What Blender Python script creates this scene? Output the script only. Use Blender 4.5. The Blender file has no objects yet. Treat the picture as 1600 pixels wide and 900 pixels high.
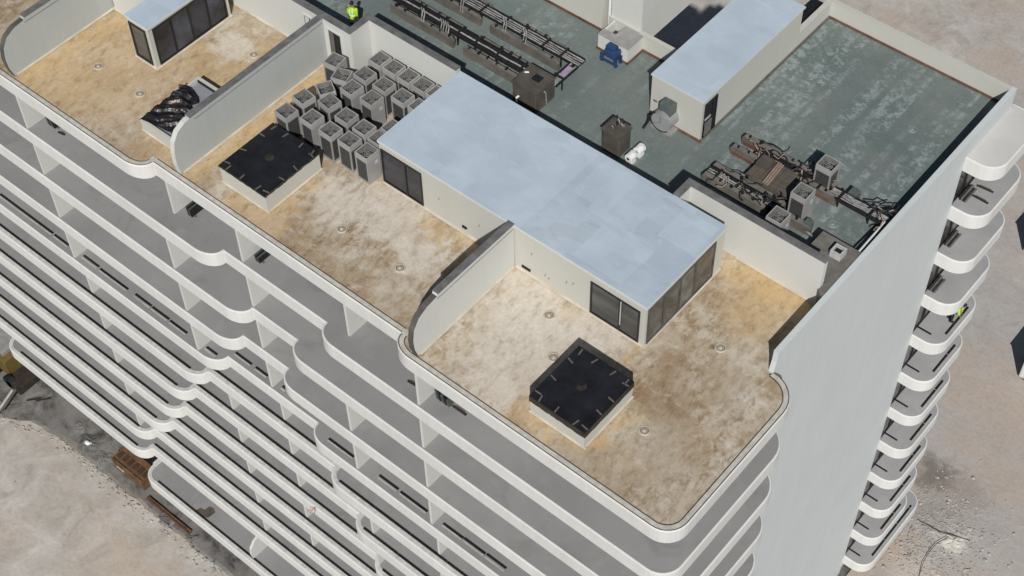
import bpy, bmesh, math, random
from mathutils import Vector, Matrix
from mathutils.geometry import tessellate_polygon
random.seed(7)
S = bpy.context.scene
COL = S.collection

# ------------------------------------------------------------------ camera
cam_d = bpy.data.cameras.new('camera'); cam = bpy.data.objects.new('camera', cam_d); COL.objects.link(cam)
yaw, pitch, roll = -0.71564412, 0.89797259, 0.02389487
cy, sy, cp, sp = math.cos(yaw), math.sin(yaw), math.cos(pitch), math.sin(pitch)
F = Vector((sy*cp, cy*cp, -sp)); Rt = Vector((cy, -sy, 0)); D = F.cross(Rt)
c_, s_ = math.cos(roll), math.sin(roll)
R2 = c_*Rt + s_*D; D2 = -s_*Rt + c_*D
cam.matrix_world = Matrix.Translation((34.4231691, -31.2309532, 50.3126365)) @ Matrix((
    (R2.x, -D2.x, -F.x, 0), (R2.y, -D2.y, -F.y, 0), (R2.z, -D2.z, -F.z, 0), (0, 0, 0, 1)))
cam_d.sensor_width = 36; cam_d.lens = 55.6057; cam_d.clip_start = 1; cam_d.clip_end = 3000
S.camera = cam
# ------------------------------------------------------------------ light
to_ground = Vector((-0.76, 0.98, -1.10)).normalized()
elev = math.asin(-to_ground.z); rot = math.atan2(-to_ground.x, -to_ground.y)
W = bpy.data.worlds.new('World'); S.world = W; W.use_nodes = True
nt = W.node_tree; bg = nt.nodes['Background']
sky = nt.nodes.new('ShaderNodeTexSky'); sky.sky_type = 'NISHITA'; sky.sun_disc = False
sky.sun_elevation = elev; sky.sun_rotation = rot; sky.altitude = 300; sky.air_density = 0.8; sky.dust_density = 1.0
nt.links.new(sky.outputs[0], bg.inputs[0]); bg.inputs[1].default_value = 0.05
sun_d = bpy.data.lights.new('sun', 'SUN'); sun_d.energy = 5.0; sun_d.angle = math.radians(0.5); sun_d.color = (1, 0.975, 0.94)
sun = bpy.data.objects.new('sun', sun_d); COL.objects.link(sun)
sun.rotation_euler = to_ground.to_track_quat('-Z', 'Y').to_euler(); sun.location = (60, -60, 80)
S.view_settings.view_transform = 'Standard'; S.view_settings.look = 'None'
S.view_settings.exposure = -0.25; S.view_settings.gamma = 1

# ------------------------------------------------------------------ materials
def newmat(name):
    m = bpy.data.materials.new(name); m.use_nodes = True
    return m, m.node_tree, m.node_tree.nodes['Principled BSDF']
def N(t, typ, **kw):
    n = t.nodes.new(typ)
    for k, v in kw.items():
        if hasattr(n, k) and not isinstance(k, int): setattr(n, k, v)
    return n
def texco(t, world=False, scale=(1, 1, 1), rotz=0):
    tc = N(t, 'ShaderNodeNewGeometry' if world else 'ShaderNodeTexCoord')
    mp = N(t, 'ShaderNodeMapping'); mp.inputs['Scale'].default_value = scale; mp.inputs['Rotation'].default_value = (0, 0, rotz)
    t.links.new(tc.outputs['Position' if world else 'Object'], mp.inputs[0])
    return mp.outputs[0]
def noise(t, vec, scale, detail=4, rough=.55, dist=0):
    n = N(t, 'ShaderNodeTexNoise'); n.inputs['Scale'].default_value = scale; n.inputs['Detail'].default_value = detail
    n.inputs['Roughness'].default_value = rough; n.inputs['Distortion'].default_value = dist
    t.links.new(vec, n.inputs['Vector']); return n.outputs['Fac']
def ramp(t, fac, stops, interp='LINEAR'):
    r = N(t, 'ShaderNodeValToRGB'); r.color_ramp.interpolation = interp
    e = r.color_ramp.elements
    while len(e) < len(stops): e.new(.5)
    for el, (p, c) in zip(e, stops):
        el.position = p; el.color = (*c, 1) if len(c) == 3 else c
    t.links.new(fac, r.inputs[0]); return r.outputs[0]
def g(v): return (v, v, v)
def mixc(t, fac, a, b, mode='MIX'):
    m = N(t, 'ShaderNodeMix', data_type='RGBA', blend_type=mode)
    for i, v in ((0, fac), (6, a), (7, b)):
        if isinstance(v, (int, float)): m.inputs[i].default_value = v
        elif isinstance(v, tuple): m.inputs[i].default_value = (*v, 1)
        else: t.links.new(v, m.inputs[i])
    return m.outputs[2]
def bump(t, b, h, strength=.3, dist=.02):
    n = N(t, 'ShaderNodeBump'); n.inputs['Strength'].default_value = strength; n.inputs['Distance'].default_value = dist
    t.links.new(h, n.inputs['Height']); t.links.new(n.outputs[0], b.inputs['Normal'])
def simple(name, col, var=.18, scale=1.5, rough=.8, metal=0, bmp=0, bscale=12, rand=0, world=False, stretch=(1, 1, 1), spec=.35):
    m, t, b = newmat(name)
    v = texco(t, world, stretch)
    f1 = noise(t, v, scale, 5, .6)
    lo = tuple(c*(1-var) for c in col); hi = tuple(min(1, c*(1+var)) for c in col)
    c = ramp(t, f1, [(.3, lo), (.7, hi)])
    if rand:
        oi = N(t, 'ShaderNodeObjectInfo')
        c = mixc(t, 1.0, c, ramp(t, oi.outputs['Random'], [(0, g(1-rand)), (1, g(1))]), 'MULTIPLY')
    t.links.new(c, b.inputs['Base Color'])
    b.inputs['Roughness'].default_value = rough; b.inputs['Metallic'].default_value = metal
    b.inputs['Specular IOR Level'].default_value = spec
    if bmp: bump(t, b, noise(t, v, bscale, 4, .6), bmp, .02)
    return m
M = {}
GZ = -37.2
# painted render of the building: faint cloudy stain and streaks
def mat_white(name, col, streak=.06):
    m, t, b = newmat(name)
    v = texco(t, True)
    c = ramp(t, noise(t, v, .35, 4, .55), [(.3, tuple(x*(1-streak) for x in col)), (.7, tuple(x*(1+streak*.6) for x in col))])
    vs = texco(t, True, (1.3, 1.3, .12))
    c = mixc(t, 1.0, c, ramp(t, noise(t, vs, 2.2, 5, .65), [(.3, g(1-streak*1.3)), (.62, g(1))]), 'MULTIPLY')
    t.links.new(c, b.inputs['Base Color']); b.inputs['Roughness'].default_value = .75
    b.inputs['Specular IOR Level'].default_value = .25
    bump(t, b, noise(t, v, 9, 3), .08, .01)
    return m
M['white'] = mat_white('painted_render', (.56, .567, .535), .022)
M['render'] = mat_white('grey_render', (.415, .435, .42), .03)  # greyer copy of the wall colour for the two left terrace walls
M['endwall'] = mat_white('end_wall_paint', (.545, .58, .575), .03)
M['fascia'] = mat_white('fascia_paint', (.625, .625, .60), .06)
M['cream'] = mat_white('cream_wall_paint', (.49, .488, .44), .02)
# tan membrane with mottled wash marks
def mat_tan():
    m, t, b = newmat('tan_membrane')
    v0 = texco(t, True)
    vd = texco(t, True, (1.5, .8, 1), .35)
    base = noise(t, v0, .30, 9, .64, .35)
    c = ramp(t, base, [(.32, (.27, .20, .13)), (.44, (.37, .31, .235)), (.54, (.445, .405, .34)), (.66, (.525, .505, .465))])
    # overlapping roller patches with warped outlines
    wv = N(t, 'ShaderNodeTexNoise'); wv.inputs['Scale'].default_value = .8; wv.inputs['Detail'].default_value = 5
    t.links.new(v0, wv.inputs['Vector'])
    vm = N(t, 'ShaderNodeVectorMath', operation='MULTIPLY_ADD'); t.links.new(wv.outputs['Color'], vm.inputs[0]); vm.inputs[1].default_value = (.9, .9, 0); t.links.new(v0, vm.inputs[2])
    vo = N(t, 'ShaderNodeTexVoronoi', feature='F1', distance='MANHATTAN'); vo.inputs['Scale'].default_value = .42; t.links.new(vm.outputs[0], vo.inputs['Vector'])
    sep = N(t, 'ShaderNodeSeparateColor'); t.links.new(vo.outputs['Color'], sep.inputs[0])
    c = mixc(t, 1.0, c, ramp(t, sep.outputs[0], [(0, (.90, .885, .86)), (.5, g(1)), (1, (1.05, 1.06, 1.08))]), 'MULTIPLY')
    # brown mottling gathered in places, in short brushed strokes
    strk = noise(t, vd, 2.1, 9, .72, .45)
    where = noise(t, v0, .22, 4, .6, .2)
    mu = N(t, 'ShaderNodeMath', operation='MULTIPLY')
    t.links.new(ramp(t, strk, [(.46, g(0)), (.62, g(1))]), mu.inputs[0]); t.links.new(ramp(t, where, [(.38, g(.10)), (.58, g(1))]), mu.inputs[1])
    c = mixc(t, mu.outputs[0], c, (.25, .18, .11))
    dark = noise(t, texco(t, True, (1, 1, 1), 1.0), 3.4, 7, .75, .3)
    mu2 = N(t, 'ShaderNodeMath', operation='MULTIPLY')
    t.links.new(ramp(t, dark, [(.57, g(0)), (.70, g(.8))]), mu2.inputs[0]); t.links.new(ramp(t, where, [(.45, g(.15)), (.6, g(1))]), mu2.inputs[1])
    c = mixc(t, mu2.outputs[0], c, (.175, .12, .07))
    # pale chalky scuffs
    pale = noise(t, texco(t, True, (.8, 1.6, 1), .9), 1.5, 9, .7, .5)
    c = mixc(t, ramp(t, pale, [(.54, g(0)), (.68, g(.75))]), c, (.525, .51, .48))
    def blots(c, spots, col, k):
        for (x, y, r) in spots:
            d = N(t, 'ShaderNodeVectorMath', operation='DISTANCE'); t.links.new(vm2.outputs[0], d.inputs[0]); d.inputs[1].default_value = (x, y, 0)
            m_ = N(t, 'ShaderNodeMapRange', interpolation_type='SMOOTHSTEP'); t.links.new(d.outputs['Value'], m_.inputs[0])
            m_.inputs[1].default_value = r; m_.inputs[2].default_value = r*.35; m_.inputs[3].default_value = 0; m_.inputs[4].default_value = k
            c = mixc(t, m_.outputs[0], c, col)
        return c
    w2 = N(t, 'ShaderNodeTexNoise'); w2.inputs['Scale'].default_value = .9; w2.inputs['Detail'].default_value = 8; w2.inputs['Roughness'].default_value = .72; t.links.new(v0, w2.inputs['Vector'])
    of = N(t, 'ShaderNodeVectorMath', operation='SUBTRACT'); t.links.new(w2.outputs['Color'], of.inputs[0]); of.inputs[1].default_value = (.5, .5, .5)
    vm2 = N(t, 'ShaderNodeVectorMath', operation='MULTIPLY_ADD'); t.links.new(of.outputs[0], vm2.inputs[0]); vm2.inputs[1].default_value = (4.2, 4.2, 0); t.links.new(v0, vm2.inputs[2])
    c = blots(c, [(-14, -3.2, 4.2), (-10, .6, 3.6), (-16, -5.2, 2.4), (-8.8, -5.0, 1.8), (-6.1, -1.6, 1.6), (-6.2, 2.2, 1.8), (16.6, 4.6, 2.4), (12.0, -5.4, 1.5), (14.9, -4.7, 1.2), (-2.4, -5.0, 1.5), (6.2, -.6, 1.3)], (.50, .385, .235), .62)
    c = blots(c, [(14.4+.8*i, 5.9, 1.15) for i in range(6)]+[(-6.7, -4.6+.95*i, 1.0) for i in range(9)]+[(-17.0, -5+1.1*i, 1.2) for i in range(5)]+[(-16.5+1.0*i, -.2, .9) for i in range(3)]+[(.6+1.1*i, -.35, .75) for i in range(13)]+[(12.2, -5.6, .9), (13.3, -5.5, .9), (15.5, -4.2, .8), (15.5, -3.0, .7), (-12.4, 1.0, .9), (-12.4, -.6, .9), (-2.2, -3.6, .8), (-2.2, -2.2, .8), (-4, -4.7, .8), (-10.6, -3.2, .8)], (.50, .37, .205), .5)
    c = blots(c, [(10.3, -2.6, 3.4), (8.7, -.7, 2.2), (10.6, -5.2, 1.6), (1.6, -.8, 2.2), (-.8, -1.9, 1.9), (12.2, -.6, 1.8), (3.9, -1.9, 1.5), (-11.2, 1.8, 1.4)], (.585, .565, .53), .72)
    c = blots(c, [(17.5, .2, 1.7), (16.7, -1.7, 1.5), (15.3, -5.4, 1.9), (17.9, -3.4, 1.9), (5.4, -4.8, 1.5), (-9.2, -5.5, 1.2), (15.6, -.2, 1.0), (12.4, -5.75, .9)], (.29, .225, .155), .42)
    over = noise(t, texco(t, True, (1.5, .8, 1), .5), 1.9, 8, .72, .3)
    c = mixc(t, 1.0, c, ramp(t, over, [(.34, (.70, .66, .60)), (.47, (.96, .95, .93)), (.56, g(1)), (.68, (1.08, 1.09, 1.11))]), 'MULTIPLY')
    fine = noise(t, v0, 7, 6, .75)
    c = mixc(t, 1.0, c, ramp(t, fine, [(.30, g(.86)), (.5, g(1)), (.72, g(1.06))]), 'MULTIPLY')
    c = mixc(t, 1.0, c, (1.07, 1.02, .95), 'MULTIPLY')
    t.links.new(c, b.inputs['Base Color'])
    b.inputs['Roughness'].default_value = .75; b.inputs['Specular IOR Level'].default_value = .2
    bump(t, b, strk, .3, .02)
    return m
M['tan'] = mat_tan()
def mat_green():
    m, t, b = newmat('green_waterproofing')
    v0 = texco(t, True)
    c = ramp(t, noise(t, v0, .3, 6, .6, .4), [(.30, (.115, .146, .137)), (.5, (.138, .168, .158)), (.70, (.172, .194, .180))])
    # pale scuffed residue in broken rows along the roof, each row cut into short cross dashes
    pat = noise(t, texco(t, True, (1.0, 1.15, 1)), 2.7, 8, .74, .12)
    rows = N(t, 'ShaderNodeTexNoise'); rows.inputs['Scale'].default_value = 1.0; rows.inputs['Detail'].default_value = 2
    t.links.new(texco(t, True, (1.55, .05, 1)), rows.inputs['Vector'])
    zn = noise(t, v0, .16, 3, .5)
    sx = N(t, 'ShaderNodeSeparateXYZ'); t.links.new(v0, sx.inputs[0])
    zm = N(t, 'ShaderNodeMapRange'); zm.inputs[1].default_value = 4; zm.inputs[2].default_value = 12; zm.inputs[3].default_value = -.04; zm.inputs[4].default_value = .09; t.links.new(sx.outputs[0], zm.inputs[0])
    za = N(t, 'ShaderNodeMath', operation='ADD'); t.links.new(zn, za.inputs[0]); t.links.new(zm.outputs[0], za.inputs[1]); zone = za.outputs[0]
    mul = N(t, 'ShaderNodeMath', operation='MULTIPLY'); mu2 = N(t, 'ShaderNodeMath', operation='MULTIPLY')
    t.links.new(ramp(t, pat, [(.47, g(0)), (.56, g(1))]), mul.inputs[0]); t.links.new(ramp(t, rows.outputs['Fac'], [(.47, g(.04)), (.58, g(.9))]), mul.inputs[1])
    t.links.new(mul.outputs[0], mu2.inputs[0]); t.links.new(ramp(t, zone, [(.38, g(.15)), (.52, g(.85))]), mu2.inputs[1])
    c = mixc(t, mu2.outputs[0], c, (.28, .325, .315))
    st = noise(t, texco(t, True, (.9, .9, 1)), .5, 7, .65, .5)
    c = mixc(t, ramp(t, st, [(.56, g(0)), (.74, g(.5))]), c, (.215, .205, .19))
    c = mixc(t, 1.0, c, ramp(t, noise(t, v0, 6, 5, .7), [(.3, g(.9)), (.7, g(1.08))]), 'MULTIPLY')
    t.links.new(c, b.inputs['Base Color']); b.inputs['Roughness'].default_value = .62; b.inputs['Specular IOR Level'].default_value = .3
    bump(t, b, pat, .15, .01)
    return m
M['green'] = mat_green()
def mat_blueroof(k=1.0, pv=.93, sk=.3):
    m, t, b = newmat('pale_blue_roof_coating')
    v = texco(t, True)
    c = ramp(t, noise(t, v, .5, 5, .55, .4), [(.3, (.39, .465, .53)), (.55, (.435, .507, .57)), (.75, (.475, .54, .595))])
    vo = N(t, 'ShaderNodeTexVoronoi', feature='F1', distance='CHEBYCHEV'); vo.inputs['Scale'].default_value = .75
    t.links.new(texco(t, True, (1, 1.7, 1)), vo.inputs['Vector'])
    sep = N(t, 'ShaderNodeSeparateColor'); t.links.new(vo.outputs['Color'], sep.inputs[0])
    c = mixc(t, 1.0, c, ramp(t, sep.outputs[0], [(0, g(pv*k)), (1, g(1.04*k))]), 'MULTIPLY')
    sc = noise(t, texco(t, True, (.6, 2.4, 1)), 1.6, 7, .7, .7)
    c = mixc(t, ramp(t, sc, [(.56, g(0)), (.66, g(sk))]), c, (.33, .405, .48))
    c = mixc(t, ramp(t, noise(t, v, 2.6, 6, .7), [(.60, g(0)), (.72, g(.4))]), c, (.56, .635, .69))
    t.links.new(c, b.inputs['Base Color']); b.inputs['Roughness'].default_value = .6; b.inputs['Specular IOR Level'].default_value = .3
    bump(t, b, sc, .12, .01)
    return m
M['blueroof'] = mat_blueroof(1.03, .96, .25); M['blueroof_b'] = mat_blueroof(.985, .92, .6)
def mat_floor():
    m, t, b = newmat('grey_screed')
    v = texco(t, True)
    c = ramp(t, noise(t, v, .22, 4, .5, .3), [(.3, (.21, .21, .208)), (.7, (.262, .261, .257))])
    c = mixc(t, ramp(t, noise(t, v, .8, 7, .68, .6), [(.52, g(0)), (.70, g(.5))]), c, (.285, .282, .275))
    c = mixc(t, ramp(t, noise(t, v, .5, 5, .6, .9), [(.56, g(0)), (.72, g(.55))]), c, (.165, .163, .16))
    c = mixc(t, ramp(t, noise(t, v, 2.3, 6, .75), [(.66, g(0)), (.74, g(.5))]), c, (.12, .118, .115))
    t.links.new(c, b.inputs['Base Color']); b.inputs['Roughness'].default_value = .8; b.inputs['Specular IOR Level'].default_value = .25
    return m
M['floor'] = mat_floor()
def mat_ground():
    m, t, b = newmat('sandy_ground')
    v = texco(t, True)
    n1 = noise(t, v, .05, 5, .55, .6); n2 = noise(t, v, .45, 8, .66, .8)
    c = ramp(t, n2, [(.28, (.275, .25, .222)), (.46, (.365, .345, .32)), (.58, (.42, .402, .38)), (.74, (.50, .48, .455))])
    # the front yard is pale loose sand, the side yard a greyer compacted crust
    px = N(t, 'ShaderNodeSeparateXYZ'); t.links.new(v, px.inputs[0])
    mr = N(t, 'ShaderNodeMapRange'); mr.inputs[1].default_value = -2; mr.inputs[2].default_value = 14
    t.links.new(px.outputs[0], mr.inputs[0])
    c = mixc(t, mr.outputs[0], c, mixc(t, .65, c, (.33, .318, .315)))
    c = mixc(t, ramp(t, noise(t, v, .16, 6, .6, .5), [(.44, g(0)), (.62, g(.6))]), c, (.40, .33, .27))
    c = mixc(t, ramp(t, noise(t, v, .11, 6, .6, 1.2), [(.52, g(0)), (.68, g(.5))]), c, (.36, .36, .35))
    dk = noise(t, texco(t, True, (1, .35, 1), .6), .5, 8, .72, .6)
    c = mixc(t, ramp(t, dk, [(.62, g(0)), (.74, g(.45))]), c, (.20, .185, .165))
    w2 = N(t, 'ShaderNodeTexNoise'); w2.inputs['Scale'].default_value = .8; w2.inputs['Detail'].default_value = 9; w2.inputs['Roughness'].default_value = .75; t.links.new(v, w2.inputs['Vector'])
    of = N(t, 'ShaderNodeVectorMath', operation='SUBTRACT'); t.links.new(w2.outputs['Color'], of.inputs[0]); of.inputs[1].default_value = (.5, .5, .5)
    vm2 = N(t, 'ShaderNodeVectorMath', operation='MULTIPLY_ADD'); t.links.new(of.outputs[0], vm2.inputs[0]); vm2.inputs[1].default_value = (4.5, 4.5, 0); t.links.new(v, vm2.inputs[2])
    for x, y, r, col, k in ((20.3, 20.5, 2.6, (.40, .335, .27), .8), (22.6, 19.6, 2.4, (.46, .42, .37), .75), (23.2, 23.4, 1.3, (.55, .535, .49), .85), (19.6, 27.0, 1.9, (.15, .135, .12), .85), (21.6, 26.6, 2.2, (.26, .225, .20), .6), (20.6, 24.2, 1.6, (.25, .235, .22), .55), (30, 26, 6, (.36, .36, .37), .5), (40, 48, 14, (.37, .37, .37), .6)):
        d = N(t, 'ShaderNodeVectorMath', operation='DISTANCE'); t.links.new(vm2.outputs[0], d.inputs[0]); d.inputs[1].default_value = (x, y, GZ)
        m_ = N(t, 'ShaderNodeMapRange', interpolation_type='SMOOTHSTEP'); t.links.new(d.outputs['Value'], m_.inputs[0])
        m_.inputs[1].default_value = r; m_.inputs[2].default_value = r*.3; m_.inputs[3].default_value = 0; m_.inputs[4].default_value = k
        c = mixc(t, m_.outputs[0], c, col)
    c = mixc(t, 1.0, c, ramp(t, noise(t, v, 3.2, 6, .75), [(.3, g(.86)), (.5, g(1)), (.74, g(1.1))]), 'MULTIPLY')
    c = mixc(t, 1.0, c, (1.08, 1.06, 1.03), 'MULTIPLY')
    t.links.new(c, b.inputs['Base Color']); b.inputs['Roughness'].default_value = .95; b.inputs['Specular IOR Level'].default_value = .15
    bump(t, b, noise(t, v, 1.2, 8, .75), .5, .12)
    return m
M['ground'] = mat_ground()
def mat_soil():
    m, t, b = newmat('dark_soil')
    v = texco(t, True)
    n2 = noise(t, v, .7, 8, .7, 1.0)
    c = ramp(t, n2, [(.38, (.045, .042, .038)), (.50, (.12, .113, .105)), (.64, (.21, .20, .188))])
    c = mixc(t, ramp(t, noise(t, v, .35, 4, .55), [(.45, g(0)), (.6, g(.8))]), c, (.185, .178, .168))
    t.links.new(c, b.inputs['Base Color']); b.inputs['Roughness'].default_value = .95
    bump(t, b, n2, .6, .15)
    return m
M['soil'] = mat_soil()
M['coping'] = simple('grey_coping', (.135, .133, .132), .3, 2.5, .85, world=True)
M['copingedge'] = simple('dark_coping_edge', (.085, .08, .072), .3, 2, .85, world=True)
M['fillet'] = simple('cream_cant_strip', (.47, .425, .34), .2, 1.1, .75, world=True)
M['ledge'] = simple('ledge_concrete', (.47, .45, .40), .22, 3.5, .85, world=True)
M['slabledge'] = simple('dusty_slab_ledge', (.47, .47, .45), .2, 4, .8, world=True)
M['endfloor'] = simple('pale_grey_screed', (.305, .303, .303), .1, .7, .8, world=True)
M['paleslab'] = simple('pale_slab', (.50, .495, .475), .06, .6, .8, world=True)
M['joint'] = simple('joint_sealant', (.07, .06, .048), .4, 3, .8, world=True)
M['slot'] = simple('black_rail_channel', (.012, .012, .012), .3, 3, .55, world=True)
M['slotedge'] = simple('channel_lip', (.40, .39, .375), .2, 3, .6, world=True)
M['metal'] = simple('ac_grey_paint', (.31, .305, .295), .1, 2, .5, rand=.18)
M['metal_hi'] = simple('ac_rim_paint', (.36, .355, .34), .1, 3, .5, rand=.15)
M['coil'] = simple('ac_coil_mesh', (.035, .036, .036), .3, 14, .5)
M['fan'] = simple('ac_fan_plastic', (.07, .072, .07), .3, 6, .5)
M['funnel'] = simple('ac_guard_metal', (.12, .12, .114), .25, 7, .5)
M['black'] = simple('black_rubber', (.012, .013, .015), .4, 6, .5)
M['navy'] = simple('navy_membrane', (.0145, .0155, .0185), .4, 1.2, .42, bmp=.35, bscale=2.5, world=True)
M['skirt'] = simple('membrane_skirt', (.032, .027, .023), .5, 3, .6, world=True)
M['strap'] = simple('wooden_peg', (.125, .105, .09), .3, 6, .8)
M['glassdark'] = simple('dark_glass', (.03, .033, .042), .5, .8, .12, spec=.5, world=True)
M['glasswarm'] = simple('tinted_glass', (.075, .076, .078), .45, .8, .14, spec=.5, world=True)
M['frame'] = simple('black_frame', (.014, .014, .015), .3, 3, .4)
M['frame_l'] = simple('aluminium_frame', (.45, .45, .44), .15, 4, .4)
M['plinth'] = simple('grey_brown_plinth', (.115, .105, .09), .3, 1.6, .8, world=True)
M['plinthtop'] = simple('plinth_cap', (.15, .14, .125), .25, 2.4, .8, world=True)
M['vault'] = simple('brown_vault', (.075, .067, .055), .3, 2.0, .8, world=True)
M['redlead'] = simple('red_primer', (.125, .055, .042), .4, 2.2, .8, world=True)
M['brickred'] = simple('red_brown_base', (.13, .065, .045), .35, 2.5, .85, world=True)
M['pipe'] = simple('silver_pipe_lagging', (.25, .25, .245), .6, 4, .5)
M['pinkpipe'] = simple('copper_pipe', (.25, .185, .15), .25, 5, .5)
M['tray'] = simple('black_cable_tray', (.014, .014, .014), .4, 4, .6)
M['purple'] = simple('purple_wrap', (.33, .24, .36), .2, 4, .6)
M['galv'] = simple('galvanised_sheet', (.30, .315, .31), .2, 4, .42, metal=.25)
M['galvface'] = simple('galvanised_face', (.27, .28, .285), .08, 3, .5)
M['galvdark'] = simple('galvanised_box', (.105, .13, .125), .25, 4, .5, metal=.2)
M['concrete'] = simple('bare_concrete', (.27, .262, .25), .2, 1.5, .9, world=True)
M['bluepaint'] = simple('blue_machine_paint', (.018, .045, .12), .35, 4, .45)
M['whiteplastic'] = simple('white_plastic', (.70, .71, .70), .08, 5, .45)
M['lime'] = simple('lime_vest', (.36, .62, .03), .15, 9, .7)
M['reflect'] = simple('reflective_tape', (.75, .77, .70), .08, 9, .4)
M['darkcloth'] = simple('dark_trousers', (.02, .022, .028), .3, 9, .9)
M['greycloth'] = simple('grey_trousers', (.09, .09, .095), .3, 9, .9)
M['skin'] = simple('skin', (.28, .15, .09), .1, 9, .6)
M['hair'] = simple('black_hair', (.012, .010, .009), .3, 20, .6)
M['boot'] = simple('boot_leather', (.04, .03, .02), .3, 9, .7)
M['rustbox'] = simple('rusty_brown_steel', (.125, .068, .034), .5, 1.6, .8, world=True)
M['rustdark'] = simple('rusty_recess', (.06, .032, .018), .4, 1.3, .8, world=True)
M['yellow'] = simple('yellow_paint', (.13, .09, .028), .25, 1.5, .55)
M['greysteel'] = simple('grey_steel', (.24, .235, .225), .2, 1.5, .55)
M['glassgreen'] = simple('greenish_glass_sheet', (.072, .085, .075), .2, 2, .3)
M['orange'] = simple('orange_plastic', (.40, .14, .07), .15, 4, .5)
M['stain'] = simple('brown_spill', (.085, .066, .05), .35, 3, .8, world=True)
M['stone'] = simple('rubble_stone', (.33, .31, .285), .35, 2, .95, world=True)
M['trailer'] = simple('white_corrugated_panel', (.62, .62, .60), .08, 2, .55)
M['timber'] = simple('weathered_timber', (.095, .082, .066), .3, 3, .85, stretch=(.5, 4, 1))
def mat_glass(name, col):
    m, t, b = newmat(name); v = texco(t, True)
    oi = N(t, 'ShaderNodeObjectInfo')
    vr = N(t, 'ShaderNodeMapping'); vr.inputs['Rotation'].default_value = (.6, .5, .7); vr.inputs['Scale'].default_value = (.25, 1.1, 1.1); t.links.new(v, vr.inputs[0])
    c = ramp(t, noise(t, vr.outputs[0], .9, 3, .5), [(.36, tuple(x*.45 for x in col)), (.5, col), (.66, tuple(x*1.7 for x in col))])  # reflections painted into the colour: diagonal bands here, then a tone per pane
    c = mixc(t, 1.0, c, ramp(t, oi.outputs['Random'], [(0, g(.65)), (1, g(1.35))]), 'MULTIPLY')
    t.links.new(c, b.inputs['Base Color']); b.inputs['Roughness'].default_value = .12; b.inputs['Specular IOR Level'].default_value = .5
    return m
M['glassdark'] = mat_glass('dark_glass', (.028, .031, .042)); M['glasswarm'] = mat_glass('tinted_glass', (.075, .078, .076))
def mat_tarp():
    m, t, b = newmat('black_tarpaulin'); v = texco(t, True)
    c = ramp(t, noise(t, v, 1.1, 4, .6, .8), [(.50, (.012, .012, .014)), (.62, (.03, .016, .011)), (.74, (.11, .05, .027))])
    t.links.new(c, b.inputs['Base Color']); b.inputs['Roughness'].default_value = .38; b.inputs['Specular IOR Level'].default_value = .45
    return m
M['tarp'] = mat_tarp()
M['greyglass'] = simple('grey_glazing', (.24, .245, .27), .18, 1.0, .2, spec=.5, world=True)

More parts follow.
